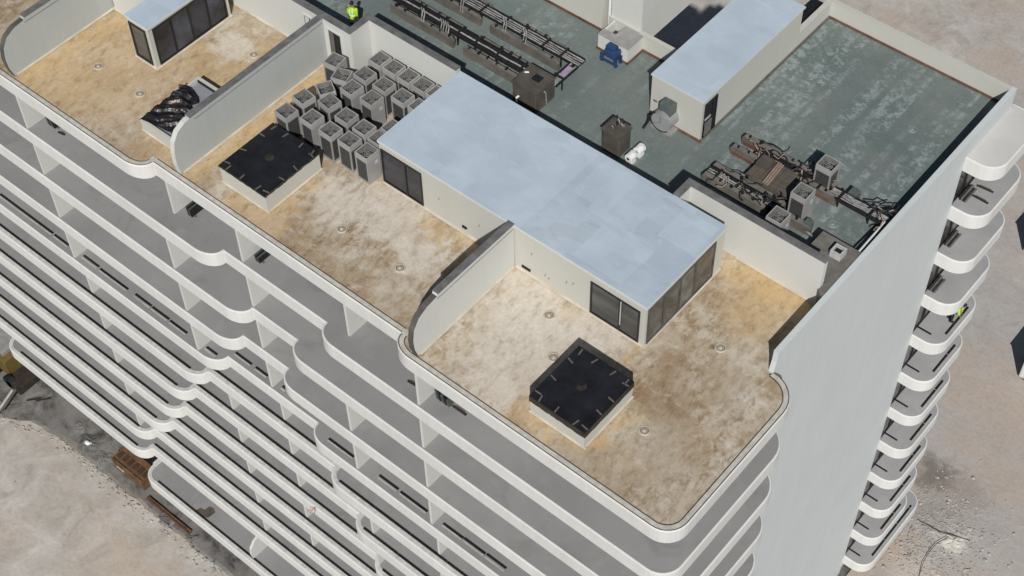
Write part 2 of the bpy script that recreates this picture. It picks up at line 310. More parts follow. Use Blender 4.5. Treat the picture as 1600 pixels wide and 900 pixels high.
# ------------------------------------------------------------------ mesh builder
def root_loc(o):
    while o.parent: o = o.parent
    return Vector(o.location)
class MB:
    def __init__(s): s.v = []; s.f = []
    def add(s, vs, fs):
        o = len(s.v); s.v += [tuple(x) for x in vs]; s.f += [tuple(i+o for i in q) for q in fs]; return s
    def box(s, x0, x1, y0, y1, z0, z1, M4=None):
        vs = [Vector((x, y, z)) for z in (z0, z1) for y in (y0, y1) for x in (x0, x1)]
        if M4: vs = [M4 @ q for q in vs]
        return s.add(vs, [(0, 2, 3, 1), (4, 5, 7, 6), (0, 1, 5, 4), (2, 6, 7, 3), (0, 4, 6, 2), (1, 3, 7, 5)])
    def frustum(s, a, z0, b, z1):   # a, b: (x0,x1,y0,y1) rectangles
        q = lambda r, z: [(r[0], r[2], z), (r[1], r[2], z), (r[1], r[3], z), (r[0], r[3], z)]
        return s.add(q(a, z0)+q(b, z1), [(3, 2, 1, 0), (4, 5, 6, 7), (0, 1, 5, 4), (1, 2, 6, 5), (2, 3, 7, 6), (3, 0, 4, 7)])
    def prism(s, poly, ax, a0, a1):  # poly of 2D points extruded along axis ax
        def P(p, a): return (a, p[0], p[1]) if ax == 0 else (p[0], a, p[1]) if ax == 1 else (p[0], p[1], a)
        n = len(poly); vs = [P(p, a0) for p in poly]+[P(p, a1) for p in poly]
        tr = tessellate_polygon([[Vector((p[0], p[1], 0)) for p in poly]])
        fs = [tuple(q) for q in tr]+[tuple(i+n for i in reversed(q)) for q in tr]
        fs += [(i, (i+1) % n, (i+1) % n+n, i+n) for i in range(n)]
        return s.add(vs, fs)
    def sheet(s, poly, z):
        tr = tessellate_polygon([[Vector((p[0], p[1], 0)) for p in poly]])
        vs = [(p[0], p[1], z) for p in poly]; fs = []
        for q in tr:
            a, b, c = (Vector(vs[i]) for i in q)
            fs.append(tuple(q) if (b-a).cross(c-a).z > 0 else tuple(reversed(q)))
        return s.add(vs, fs)
    def tube(s, pts, r, n=6, cap=True):
        pts = [Vector(p) for p in pts]; rings = []
        rr = r if isinstance(r, (list, tuple)) else [r]*len(pts)
        for i, p in enumerate(pts):
            d = (pts[min(i+1, len(pts)-1)]-pts[max(i-1, 0)]).normalized()
            u = d.cross(Vector((0, 0, 1)) if abs(d.z) < .9 else Vector((1, 0, 0))).normalized(); w = d.cross(u)
            rings.append([p+rr[i]*(math.cos(2*math.pi*k/n)*u+math.sin(2*math.pi*k/n)*w) for k in range(n)])
        vs = [q for rg in rings for q in rg]
        fs = [(i*n+k, i*n+(k+1) % n, (i+1)*n+(k+1) % n, (i+1)*n+k) for i in range(len(pts)-1) for k in range(n)]
        if cap: fs += [tuple(reversed(range(n))), tuple((len(pts)-1)*n+k for k in range(n))]
        return s.add(vs, fs)
    def lathe(s, prof, c=(0, 0, 0), n=20):  # prof of (r,z)
        vs = [(c[0]+r*math.cos(2*math.pi*k/n), c[1]+r*math.sin(2*math.pi*k/n), c[2]+z) for r, z in prof for k in range(n)]
        m = len(prof)
        fs = [(i*n+k, i*n+(k+1) % n, (i+1)*n+(k+1) % n, (i+1)*n+k) for i in range(m-1) for k in range(n)]
        return s.add(vs, fs)
    def build(s, name, mat, parent=None, local=False, smooth=False, bevel=0, kind=None):
        me = bpy.data.meshes.new(name); vs = s.v
        if parent is not None and not local:
            o = root_loc(parent); vs = [(a-o.x, b-o.y, c-o.z) for a, b, c in vs]
        me.from_pydata(vs, [], s.f); me.validate()
        bm = bmesh.new(); bm.from_mesh(me); bmesh.ops.recalc_face_normals(bm, faces=bm.faces); bm.to_mesh(me); bm.free()
        if smooth:
            for p in me.polygons: p.use_smooth = True
        me.materials.append(M[mat]); ob = bpy.data.objects.new(name, me); COL.objects.link(ob)
        if parent is not None: ob.parent = parent
        if bevel:
            md = ob.modifiers.new('bevel', 'BEVEL'); md.width = bevel; md.segments = 2; md.limit_method = 'ANGLE'
        if kind: ob['kind'] = kind
        return ob
def tag(o, label, cat, group=None):
    o['label'] = label; o['category'] = cat
    if group: o['group'] = group
    return o
def thing(name, label, cat, loc=(0, 0, 0), rotz=0, group=None):
    o = bpy.data.objects.new(name, None); o.empty_display_size = .3; COL.objects.link(o)
    o.location = loc; o.rotation_euler = (0, 0, rotz); return tag(o, label, cat, group)
def B(x0, x1, y0, y1, z0, z1): return MB().box(x0, x1, y0, y1, z0, z1)
def copy_tree(o, parent=None):
    c = o.copy(); COL.objects.link(c)
    if parent is not None: c.parent = parent
    for ch in list(o.children): copy_tree(ch, c)
    return c

# ------------------------------------------------------------------ ground
GZ = -37.2; ZG = .2
def structure(o): o['kind'] = 'structure'; return o
# lower excavated soil under everything, then the sandy sheet laid with an irregular broken edge
soil = structure(MB().sheet([(-400, -400), (400, -400), (400, 500), (-400, 500)], GZ-.14).build('soil_ground', 'soil'))
rng = random.Random(3)
def jag(x0, y0, x1, y1, n, a):
    return [(x0+(x1-x0)*i/n+rng.uniform(-a, a), y0+(y1-y0)*i/n+rng.uniform(-a, a)) for i in range(n+1)]
edge_front = [(-60, -12.5)]+jag(-46, -10.5, -33, -9.3, 8, .25)+jag(-32.5, -9.2, -29.5, -8.1, 5, .12)+jag(-29, -7.7, -26.5, -7.25, 5, .08)+jag(-26, -7.25, 15, -7.2, 70, .07)
hole = edge_front+[(19.15, -7.2), (19.15, 24.5), (-60, 24.5)]
# one sheet in four strips around the hole
gm = MB()
gm.sheet(edge_front+[(19.15, -7.2), (19.15, -400), (-400, -400), (-400, -12.5)], GZ)
gm.sheet([(19.15, -400), (400, -400), (400, 500), (19.15, 500)], GZ)
gm.sheet([(-400, 24.5), (19.15, 24.5), (19.15, 500), (-400, 500)], GZ)
gm.sheet([(-400, -12.5), (-60, -12.5), (-60, 24.5), (-400, 24.5)], GZ)
for i in range(len(edge_front)-1):
    a, b_ = edge_front[i], edge_front[i+1]
    gm.add([(a[0], a[1], GZ), (b_[0], b_[1], GZ), (b_[0]+.03, b_[1]+.30, GZ-.15), (a[0]+.03, a[1]+.30, GZ-.15)], [(0, 1, 2, 3)])
ground = structure(gm.build('sand_ground', 'ground'))
# loose stones along the broken edge and on the rubble patch
st = MB(); rs = random.Random(11)
def stone(x, y, z, r):
    o = [(1, 0, 0), (-1, 0, 0), (0, 1, 0), (0, -1, 0), (0, 0, .8), (0, 0, -.5), (.6, .6, .4), (-.6, .5, .45)]
    a = rs.uniform(0, 6.28); vs = []
    for q in o:
        k = r*rs.uniform(.6, 1.2); vs.append((x+k*(q[0]*math.cos(a)-q[1]*math.sin(a)), y+k*(q[0]*math.sin(a)+q[1]*math.cos(a)), z+k*q[2]))
    st.add(vs, [(0, 6, 4), (6, 2, 4), (2, 7, 4), (7, 1, 4), (1, 3, 4), (3, 0, 4), (0, 2, 6), (2, 1, 7), (0, 3, 5), (3, 1, 5), (1, 2, 5), (2, 0, 5)])
for i in range(420):
    x = rs.uniform(-32, -8); y = (-7.25 if x > -26.5 else -7.3+.28*(x+26.5))-abs(rs.gauss(0, .35)); stone(x, y, GZ, rs.choice([.04, .05, .07, .1, .15]))
for i in range(2200):
    x = rs.gauss(21.8, 1.7); y = rs.gauss(22.8, 2.0)
    if x < 19.4: continue
    stone(x, y, GZ, abs(rs.gauss(.02, .045))+.018)
for i in range(90): stone(rs.uniform(19.4, 44), rs.uniform(16, 62), GZ, abs(rs.gauss(.04, .04))+.02)
for i in range(60): stone(rs.uniform(-32, 0), rs.uniform(-24, -7.5), GZ, abs(rs.gauss(.03, .04))+.02)
st.build('rubble', 'stone', kind='stuff')
# shallow mounds of spoil by the foot of the end wall and in the trench
def mound(name, spots, mat, z):
    m = MB(); r = random.Random(5)
    for (x, y, R, h) in spots:
        n = 18; k0 = len(m.v); rings = 5; ph = r.uniform(0, 6)
        vs = [(x, y, z+h)]
        for j in range(1, rings+1):
            for k in range(n):
                t = 2*math.pi*k/n; rad = R*j/rings*(1+.22*math.sin(3*t+ph)+.1*math.sin(5*t)+r.uniform(-.12, .12))
                vs.append((x+rad*math.cos(t), y+rad*math.sin(t), z+h*(1-(j/rings)**1.6)*r.uniform(.55, 1.2)-.02))
        fs = [(0, 1+k, 1+(k+1) % n) for k in range(n)]
        for j in range(rings-1):
            fs += [(1+j*n+k, 1+(j+1)*n+k, 1+(j+1)*n+(k+1) % n, 1+j*n+(k+1) % n) for k in range(n)]
        m.add(vs, fs)
    o = m.build(name, mat); o['kind'] = 'stuff'; return o
mound('soil_mounds', [(-24.5, -6.2, 1.0, .25), (-22.9, -6.4, .7, .2), (-26, -5.8, .8, .15), (-16.5, -6.9, .7, .2), (-14, -6.95, .6, .18)], 'soil', GZ-.14)
mound('sand_mounds', [(23.0, 23.3, .9, .2), (22.3, 21.3, .7, .08), (23.4, 20.6, .8, .1)], 'ground', GZ)
# thin hoses on the yard
def cable(name, pts, r, mat, label): 
    return tag(MB().tube(pts, r, 5).build(name, mat), label, 'hose')
cable('hose', [(22.6, 23.2, GZ+.28), (22.3, 22.4, GZ+.22), (22.25, 21.6, GZ+.2), (22.35, 20.7, GZ+.25), (22.6, 19.9, GZ+.05), (22.7, 18.9, GZ+.05)], .022, 'stain', 'thin dark hose running across the rubble below the balconies')
cable('hose', [(20.5, 23.2, GZ+.06), (21.3, 23.3, GZ+.1), (22.1, 23.2, GZ+.25), (22.9, 23.6, GZ+.2), (23.8, 24.0, GZ+.05)], .025, 'stain', 'brown cable crossing the pale spoil heap beside the end wall')

# ------------------------------------------------------------------ the apartment block
P_, Q_, FD, H = 6.28, 5.53, .84, 3.2
XL = [-8.5, -4.8, -3.6, -4.9, -6.65, -8.85, -10.7, -12.3, -14.15, -16.6, -17.7, None]
XR = [6.15, 1.5, -.8, -1.95, -.5, .2, 1.45, 2.4, 3.2, 4.0, 4.6, None]
tower = thing('apartment_building', 'white multi storey apartment building with wavy balcony slabs', 'building', (0, 0, GZ))
def arc(cx, cy, rx, ry, a0, a1, n=9):
    return [(cx+rx*math.cos(math.radians(a0+(a1-a0)*i/n)), cy+ry*math.sin(math.radians(a0+(a1-a0)*i/n))) for i in range(n+1)]
def right_end():
    return arc(19.1, -P_+1.0, 1.0, 1.0, -90, 0, 8)+arc(18.7, .9, 1.4, 1.4, 0, 90, 8)
def segs(k):
    if k == 11:
        return [[(-18.8, -3.3)]+arc(-17.85, -P_+.95, .95, .95, 180, 270, 8)+[(x, -P_) for x in range(-15, 19, 3)]+right_end()]
    xl, xr = XL[k], XR[k]
    start = [(-31.3, -3.3)]+arc(-30.35, -P_+.95, .95, .95, 180, 270, 8) if k == 10 else [(-45, -P_)]
    a = start+arc(xl-1.15, -Q_, 1.15, P_-Q_, -90, 0, 10)
    b = [(xl-.02, -Q_), (xr+.02, -Q_)]
    c = arc(xr+1.05, -Q_, 1.05, P_-Q_, 180, 270, 10)+right_end()
    return [a, b, c]
def offset(pl, d):
    out = []
    for i, p in enumerate(pl):
        a = pl[max(i-1, 0)]; b = pl[min(i+1, len(pl)-1)]
        dx, dy = b[0]-a[0], b[1]-a[1]; L = math.hypot(dx, dy) or 1
        out.append((p[0]-dy/L*d, p[1]+dx/L*d))
    return out
def band(pls, prof, z):
    m = MB()
    for pl in pls:
        rows = [[(x, y, z+zz) for x, y in offset(pl, d)] for d, zz in prof]
        n = len(pl); vs = [q for r in rows for q in r]
        m.add(vs, [(j*n+i, j*n+i+1, (j+1)*n+i+1, (j+1)*n+i) for j in range(len(prof)-1) for i in range(n-1)])
    return m
PROF_HI = [(.35, -FD), (.02, -FD), (0, -FD+.02), (0, -.06), (.012, -.02), (.04, 0), (.075, 0), (.085, -.02)]
PROF_LO = [(.35, -FD), (.02, -FD), (0, -FD+.02), (0, -.06), (.012, -.02), (.04, 0), (.09, 0)]
PROF0 = [(.35, -FD), (.02, -FD), (0, -FD+.03), (0, -.06), (.03, -.02), (.06, 0)]
BACK = -3.2
K4 = [(-24.1, -19.7), (-19.57, -18.4), (-17.27, -16.05), (-15.92, -13.75), (-13.23, -12.0), (-11.93, -10.67), (-10.57, -9.32), (-7.93, -7.17), (.55, 2.19), (3.8, 5.01), (5.17, 6.84), (7.81, 9.03), (9.05, 10.32), (10.37, 11.51)]
K4b = [(-6.56, -5.42), (-5.15, -4.3), (-3.32, -2.97)]
for k in range(12):
    z = -H*k; sg = segs(k)
    inner = [q for s in sg for q in offset(s, .27 if k in (0, 5, 6, 7, 8, 9, 10, 11) else .075)]
    x_l = inner[0][0]
    poly = inner+[(18.4, 2.2), (16.4, 2.2), (16.4, BACK+.02), (x_l, BACK+.02)]
    if k == 0:
        fl = MB().sheet(poly+[], z-.03).build('terrace_edge_strip', 'tan', tower)
    else:
        fl = MB().sheet(poly, z-(.045 if k > 4 else .012)).build('balcony_floor', 'floor', tower)
    MB().sheet([(x, y) for s in sg for x, y in offset(s, .3)]+[(18.4, 2.2), (16.4, 2.2), (16.4, BACK+.02), (x_l, BACK+.02)], z-FD+.01).build('soffit', 'white', fl)
    band(sg, PROF0 if k == 0 else PROF_HI if k < 5 else PROF_LO, z).build('fascia_band', 'fascia', fl)
    if k == 0:
        band(sg, [(.06, 0), (.27, 0)], z).build('roof_ledge', 'ledge', fl)
        band(sg, [(.045, .006), (.085, .006)], z).build('edge_joint', 'joint', fl)
        band(sg, [(.27, .006), (.30, .006), (.31, -.03)], z).build('edge_joint', 'joint', fl)
    if k > 4: band(sg, [(.09, 0), (.27, 0), (.28, -.05)], z).build('slab_ledge', 'slabledge', fl)
    if len(sg) == 3:
        d = .29 if k == 0 or k > 4 else .085
        for x0, x1 in ((XL[k]-d, XL[k]), (XR[k], XR[k]+d)):
            MB().sheet([(x0, -Q_), (x1, -Q_), (x1, -Q_+d), (x0, -Q_+d)], z-.001).build('ledge_corner', 'ledge' if k == 0 else 'slabledge', fl)
    # glass rail channels let into the slab
    runs = []
    if k == 4: runs = [(a, b, -P_+.52) for a, b in K4]+[(a, b, -Q_+.48) for a, b in K4b]
    elif k >= 5:
        def chop(a, b, y):
            x = a
            while x < b-.1:
                e = min(b, x+2.35); runs.append((x, e-.04, y)); x = e
        if k == 11: chop(-17.6, 18.6, -P_+.33)
        else:
            chop(-29.9 if k == 10 else -40, XL[k]-.85, -P_+.33); chop(XL[k]-.12, XR[k]-.2, -Q_+.33); chop(XR[k]+.75, 18.6, -P_+.33)
    for a, b, y in runs:
        if a > 14 and k > 5: continue
        yy = y+(0 if k > 4 else random.uniform(-.03, .05))
        c = B(a, b, yy-.06, yy+.06, z-.06, z+.008).build('rail_channel', 'slot', fl)
    if k >= 4 and runs:
        lip = MB()
        for a, b, y in runs: lip.box(a+.02, b-.02, y-.17, y-.10, z-.045, z+.004)
        if k == 4: lip.build('channel_lip', 'slotedge', fl)
# party fins between balconies
FINS = {-17.5: range(0, 9), -8.1: (0, 1, 2, 3, 5, 6, 7, 8, 9), -3.65: range(0, 9), 2.8: (0, 2, 3, 5, 6, 7), 7.45: range(0, 9)}
def edge_y(k, x):
    if XL[k] is None: return -P_
    return -Q_ if XL[k]-.3 < x < XR[k]+.4 else -P_
for x, ks in FINS.items():
    for k in ks:
        y = max(edge_y(k, x), edge_y(k+1, x))+(.42 if k >= 4 else .14)
        B(x-.11, x+.02, y, BACK, -H*(k+1)-.046, -H*k-FD+.02).build('party_fin', 'white', tower)
# core walls
core = MB()
core.box(-45, 16.4, BACK, 13.6, GZ-.4, -.05)
core.box(6.5, 16.4, 13.6, 18.0, GZ-.4, -.05)
core.box(9.3, 16.4, 18.0, 20.9, GZ-.4, -.05)
core.build('core_wall', 'white', tower)
MB().box(16.4, 18.7, 2.2, 17.0, GZ-.4, -.06).build('end_wall', 'endwall', tower)
MB().box(16.4, 18.58, 17.0, 20.95, GZ-.4, -.05).build('balcony_recess_wall', 'white', tower)
# roof decks
deck = MB()
deck.sheet([(-45, -5.2), (16.4, -5.2), (16.4, BACK), (18.6, 2.1), (18.52, 6.2), (14.2, 6.2), (-45, 6.2)], -.028)
deck.build('terrace_deck', 'tan', tower)
gd = MB(); gd.sheet([(-45, 4.1), (-5.35, 4.1), (-5.35, 5.3), (11.4, 5.3), (11.4, 6.3), (18.52, 6.3), (18.52, 20.75), (9.3, 20.75), (9.3, 13.6), (-45, 13.6)], ZG)
gd.build('green_roof_deck', 'green', tower)
B(-45, 18.5, 6.32, 13.5, -.04, ZG-.01).build('deck_upstand', 'white', tower)
# end parapet on the side wall and far parapet
ep = MB(); ep.prism([(2.2, -.06), (2.33, .55), (2.36, 1.1), (20.95, 1.1), (20.95, -.06)], 0, 18.48, 18.7)
ep.build('end_parapet', 'endwall', tower)
B(18.47, 18.712, 2.36, 20.97, 1.1, 1.13).build('parapet_coping', 'endwall', tower)
far = B(9.05, 18.48, 20.7, 20.95, ZG-.1, 1.12); far.build('far_parapet', 'cream', tower)
B(9.3, 18.4, 20.62, 20.70, ZG, ZG+.09).build('red_upstand', 'brickred', tower)
B(9.04, 9.3, 18.0, 20.72, ZG-.1, 1.10).build('court_parapet', 'cream', tower)
B(8.2, 9.03, 18.02, 20.9, ZG-.3, .65).build('slot_shade', 'black', tower)  # black block painted as the shade of the slot beyond the court parapet
# low cross wall at the far court
B(3.67, 6.6, 13.4, 13.6, ZG-.1, 1.15).build('low_parapet', 'cream', tower)
B(3.9, 6.5, 13.33, 13.4, ZG, ZG+.1).build('red_upstand', 'redlead', tower)
# the unfinished grey concrete ledge in the corner by the parapet
MB().prism([(16.6, 6.95), (18.13, 6.5), (18.13, 6.0), (18.475, 5.75), (18.475, 8.72), (16.6, 8.72)], 2, -.02, 1.06).build('corner_ledge', 'plinthtop', tower)
# balconies on the end face
def rounded(x0, x1, y0, y1, r):
    return [(x0, y0)]+arc(x1-r, y0+r, r, r, -90, 0, 9)+arc(x1-r, y1-r, r, r, 0, 90, 9)+[(x0, y1)]
for k in range(12):
    z = -H*k; y1 = 23.6 if k == 11 else 21.25; xo = 20.28
    pl = rounded(18.69, xo, 17.0, y1, .95)
    inn = offset(pl, .08); inn[0] = (18.4, 17.08); inn[-1] = (18.4, y1-.08)
    fl = MB().sheet(inn, z-.012).build('end_balcony_floor', 'endfloor' if k else 'paleslab', tower)
    MB().sheet([(18.3, 17.0)]+pl+[(18.3, y1)], z-FD+.01).build('soffit', 'white', fl)
    band([pl], PROF_HI, z).build('fascia_band', 'fascia', fl)
    if k >= 3:
        if k > 3:
            B(18.62, 19.42, 17.58, 17.68, z-.05, z+.006).build('rail_channel', 'slot', fl)
            y = 18.1
            while y < y1-1.0:
                e = min(y1-.9, y+1.45); B(19.9, 20.02, y, e-.05, z-.05, z+.006).build('rail_channel', 'slot', fl); y = e
            if k > 4: B(20.06, 20.1, 18.1, y1-1, z-.05, z-.002).build('channel_lip', 'slotedge', fl)
    if k:
        zt = z+H-FD
        w = MB().box(18.585, 18.66, 17.04, 20.9, z-.01, z+.06).box(18.585, 18.66, 17.04, 20.9, zt-.1, zt)
        for yy in (17.04, 18.0, 18.06, 19.0, 19.9, 20.84): w.box(18.585, 18.67, yy, yy+.06, z+.06, zt-.1)
        wo = w.build('balcony_window', 'frame', tower)
        for a, b in ((17.1, 18.0), (18.12, 19.0), (19.06, 19.9), (19.96, 20.84)):
            B(18.59, 18.61, a, b, z+.06, zt-.1).build('pane', 'glasswarm', wo)
# curved garden wall on the lowest terrace
prof11 = [(-3.3, 0)]+[(-3.3, 1.9)]+[(-5.0, 1.85), (-5.6, 1.6), (-5.95, 1.15), (-6.02, .6), (-5.95, 0)]
MB().prism([(y, z-35.25) for y, z in prof11], 0, -9.1, -8.95).build('curved_party_wall', 'white', tower)
B(-18.75, -18.6, -5.3, -3.3, -35.2, -35.0).build('terrace_kerb', 'white', tower)

# ------------------------------------------------------------------ rooftop party walls
def curved_wall(xf, ylow, yend, label, dark_edge=True, t=.24, paint='white'):
    H_ = 2.62
    if dark_edge: pr = [(ylow, 0), (ylow-.16, .55), (ylow-.2, 1.1), (ylow-.1, 1.75), (ylow+.22, 2.2), (ylow+.7, 2.42), (ylow+1.28, 2.5), (ylow+1.33, H_)]
    else: pr = [(ylow, 0), (ylow-.1, .6), (ylow-.08, 1.3), (ylow+.04, 1.89), (ylow+.33, 2.3), (ylow+.75, 2.5), (ylow+1.0, 2.53), (ylow+1.04, H_)]
    w = thing('terrace_wall', label, 'wall', (xf-t/2, ylow, 0))
    MB().prism(pr+[(yend, H_), (yend, 0)], 0, xf-t, xf).build('wall_panel', paint, w)
    # coping follows the top line
    def strip(pts, mat, over, name):
        m = MB(); n = len(pts); vs = []
        for i, (y, z) in enumerate(pts):
            a = pts[max(0, i-1)]; b = pts[min(n-1, i+1)]; dy, dz = b[0]-a[0], b[1]-a[1]; L = math.hypot(dy, dz)
            ny, nz = -dz/L, dy/L
            for xx, o in ((xf-t-over, .0), (xf-t-over, .035), (xf+over, .035), (xf+over, .0)): vs.append((xx, y+ny*o, z+nz*o))
        fs = [(4*i+j, 4*i+4+j, 4*i+4+(j+1) % 4, 4*i+(j+1) % 4) for i in range(n-1) for j in range(4)]+[(0, 1, 2, 3), (4*n-4, 4*n-1, 4*n-2, 4*n-3)]
        m.add(vs, fs).build(name, mat, w)
    strip([pr[-1], (yend, H_)], 'coping', .035, 'coping')
    strip(pr[:-1], 'copingedge' if dark_edge else 'white', .004, 'edge_capping')
    MB().prism([(xf, 0), (xf+.07, 0), (xf, .07)], 1, ylow+.1, yend-.05).build('base_fillet', 'fillet', w)
    B(xf, xf+.015, ylow+1.3, yend-.05, 2.34, 2.36).build('drip_groove', 'coping', w)
    return w
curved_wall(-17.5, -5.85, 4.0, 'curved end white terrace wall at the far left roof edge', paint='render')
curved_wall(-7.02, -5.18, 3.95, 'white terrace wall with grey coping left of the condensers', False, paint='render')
curved_wall(7.45, -5.92, -.02, 'curved end white wall between the two front terraces')
def wall(label, boxes, cops, loc, extra=()):
    w = thing('terrace_wall', label, 'wall', loc)
    m = MB()
    for b in boxes: m.box(*b)
    m.build('wall_panel', 'white', w)
    for c in cops: B(*c).build('coping', 'coping', w)
    for e in extra: e.build('base_fillet', 'fillet', w)
    return w
HW = 2.62
wall('white doorway wall behind the condensers stepping back beside the worker',
     [(-7.02, -5.30, 3.95, 4.2, 0, HW), (-5.55, -5.30, 4.2, 5.15, 0, HW), (-5.55, -.1, 5.15, 5.4, 0, HW), (-17.5, -7.26, 3.95, 4.2, 0, HW)],
     [(-17.5, -7.3, 3.9, 4.25, HW, HW+.035), (-7.3, -5.28, 3.9, 4.25, HW+.001, HW+.037), (-5.6, -5.27, 4.25, 5.12, HW, HW+.035), (-5.6, -.1, 5.12, 5.45, HW+.002, HW+.036)], (-5.4, 4.1, 0),
     [MB().prism([(3.95, 0), (3.88, 0), (3.95, .07)], 0, -7, -5.3), MB().prism([(3.95, 0), (3.88, 0), (3.95, .07)], 0, -17.4, -7.3)])
wall('long white cross wall between the tan terrace and the green roof',
     [(11.45, 18.12, 6.12, 6.37, -.02, 2.6), (11.45, 11.7, 5.35, 6.12, -.02, 2.6)],
     [(11.4, 18.15, 6.09, 6.42, 2.6, 2.636), (11.4, 11.73, 5.3, 6.09, 2.6, 2.634)], (15, 6.2, 0),
     [MB().prism([(6.12, 0), (6.05, 0), (6.12, .07)], 0, 14.2, 18.4)])
# doors in the doorway wall
def door(x0, x1, label, y=3.95, openn=True):
    d = thing('doorway', label, 'doorway', ((x0+x1)/2, y, 0))
    f = MB().box(x0-.1, x0, y-.04, y+.02, 0, 2.1).box(x1, x1+.1, y-.04, y+.02, 0, 2.1).box(x0-.1, x1+.1, y-.04, y+.02, 2.1, 2.2)
    f.build('door_frame', 'white', d)
    B(x0, x1, y-.012, y+.01, 0, 2.1).build('dark_opening', 'black', d)
    B(x0+.05, x0+.3, y-.03, y-.015, 0, 2.05).build('door_leaf', 'plinth' if openn else 'white', d)
door(-6.72, -5.98, 'open dark doorway behind the condensers in the white wall')
door(-8.25, -7.85, 'narrow dark doorway in the white wall left of the terrace wall', openn=False)

# ------------------------------------------------------------------ penthouses
def window(parent, ax, pos, a0, a1, z0, z1, panes, gmat, fmat='frame', fw=.07, extra=()):
    """glazed opening on a wall plane; ax 0: plane x=pos (faces +x); ax 1: plane y=pos (faces -y)"""
    def bx(m, u0, u1, w0, w1, d0, d1):
        return m.box(pos+d0, pos+d1, u0, u1, w0, w1) if ax == 0 else m.box(u0, u1, pos-d1, pos-d0, w0, w1)
    m = MB(); cuts = [a0]+[a0+(a1-a0)*p for p in panes]+[a1]
    bx(m, a0, a1, z1-fw, z1, -.01, .05); bx(m, a0, a1, z0, z0+fw, -.01, .05)
    for i, c in enumerate(cuts):
        w = fw if i in (0, len(cuts)-1) else fw*1.1
        lo = c if i == 0 else c-w if i == len(cuts)-1 else c-w/2
        bx(m, lo, lo+w, z0+fw, z1-fw, -.01, .05)
    fo = m.build('window', fmat, parent)
    for i in range(len(cuts)-1):
        bx(MB(), cuts[i]+.03, cuts[i+1]-.03, z0+.03, z1-.03, -.005, .015).build('pane', gmat, fo)
    return fo
def penthouse(label, x0, x1, y0, y1, h, over=.06):
    p = thing('rooftop_penthouse', label, 'penthouse', ((x0+x1)/2, (y0+y1)/2, 0))
    B(x0, x1, y0, y1, -.02, h-.16).build('wall', 'cream', p)
    B(x0-over, x1+over, y0-over, y1+over, h-.16, h-.012).build('roof_edge', 'white', p, bevel=.02)
    return p
ph = penthouse('large penthouse with pale blue flat roof in the middle of the roof', .05, 14.05, .03, 5.25, 2.57)
# roof coating laid as two sheets, the right one with overlapping patches
B(.0, 7.75, -.02, 5.3, 2.548, 2.566).build('roof_sheet', 'blueroof', ph)
B(7.75, 14.1, -.02, 5.3, 2.548, 2.574).build('roof_sheet', 'blueroof_b', ph)
for x0, x1, y0, y1 in ((8.1, 9.9, 2.9, 5.1), (10.2, 12.6, .3, 2.2), (9.2, 11.4, 2.5, 2.9), (12.2, 13.9, 3.2, 5.0)): B(x0, x1, y0, y1, 2.57, 2.5775).build('roof_patch', 'blueroof', ph)
window(ph, 1, .03, .12, 2.42, .1, 2.1, (.60,), 'glassdark')
wf = window(ph, 1, .03, 11.36, 13.78, .1, 2.05, (.60,), 'glasswarm')
B(12.86, 12.9, -.05, -.02, .55, 2.0).build('handle', 'frame_l', wf)
window(ph, 0, 14.05, .14, 4.6, .1, 2.26, (.24, .48, .70), 'glasswarm', 'copingedge', .06)
for e in (MB().prism([(.03, 0), (-.05, 0), (.03, .08)], 0, .1, 7.2), MB().prism([(.03, 0), (-.05, 0), (.03, .08)], 0, 7.5, 14.05)): e.build('base_fillet', 'fillet', ph)
MB().prism([(14.05, 0), (14.13, 0), (14.05, .08)], 1, -.05, 5.2).build('base_fillet', 'fillet', ph)
for x, z, s in ((8.06, .3, .22), (4.73, .42, .12)):
    B(x-s, x+s, -.03, .035, z-.06, z+.05).build('wall_outlet', 'black', ph)
for x, z in ((9.0, .5), (9.2, .45), (8.3, 1.3), (10.1, .9), (10.45, 1.1), (5.5, 1.0), (3.3, 1.1)):
    MB().tube([(x, .025, z), (x+.02, .0, z+.03), (x+.08, .0, z+.2)], .012, 5).build('conduit_stub', 'coping', ph)
B(11.3, 14.0, 5.262, 5.30, 1.2, 2.3).build('rear_louvre', 'coping', ph)
p2 = penthouse('small glazed penthouse with pale blue roof at the top left', -14.2, -12.75, -1.42, 3.25, 2.5)
B(-14.25, -12.70, -1.47, 3.3, 2.478, 2.5).build('roof_sheet', 'blueroof', p2)
window(p2, 0, -12.75, -1.2, 3.05, .12, 2.25, (.25, .5, .75), 'glassdark')
window(p2, 1, -1.42, -14.08, -12.95, .12, 2.2, (), 'glasswarm', fw=.12)
MB().prism([(-12.75, 0), (-12.67, 0), (-12.75, .08)], 1, -1.5, 3.3).build('base_fillet', 'fillet', p2)
MB().prism([(-1.42, 0), (-1.5, 0), (-1.42, .08)], 0, -14.2, -12.7).build('base_fillet', 'fillet', p2)
wall('short white wall running from the far left wall to the small penthouse', [(-17.4, -14.3, .1, .35, 0, 2.4)], [(-17.45, -14.3, .06, .39, 2.4, 2.43)], (-16, .2, 0), [MB().prism([(.1, 0), (.03, 0), (.1, .07)], 0, -17.4, -14.3)])

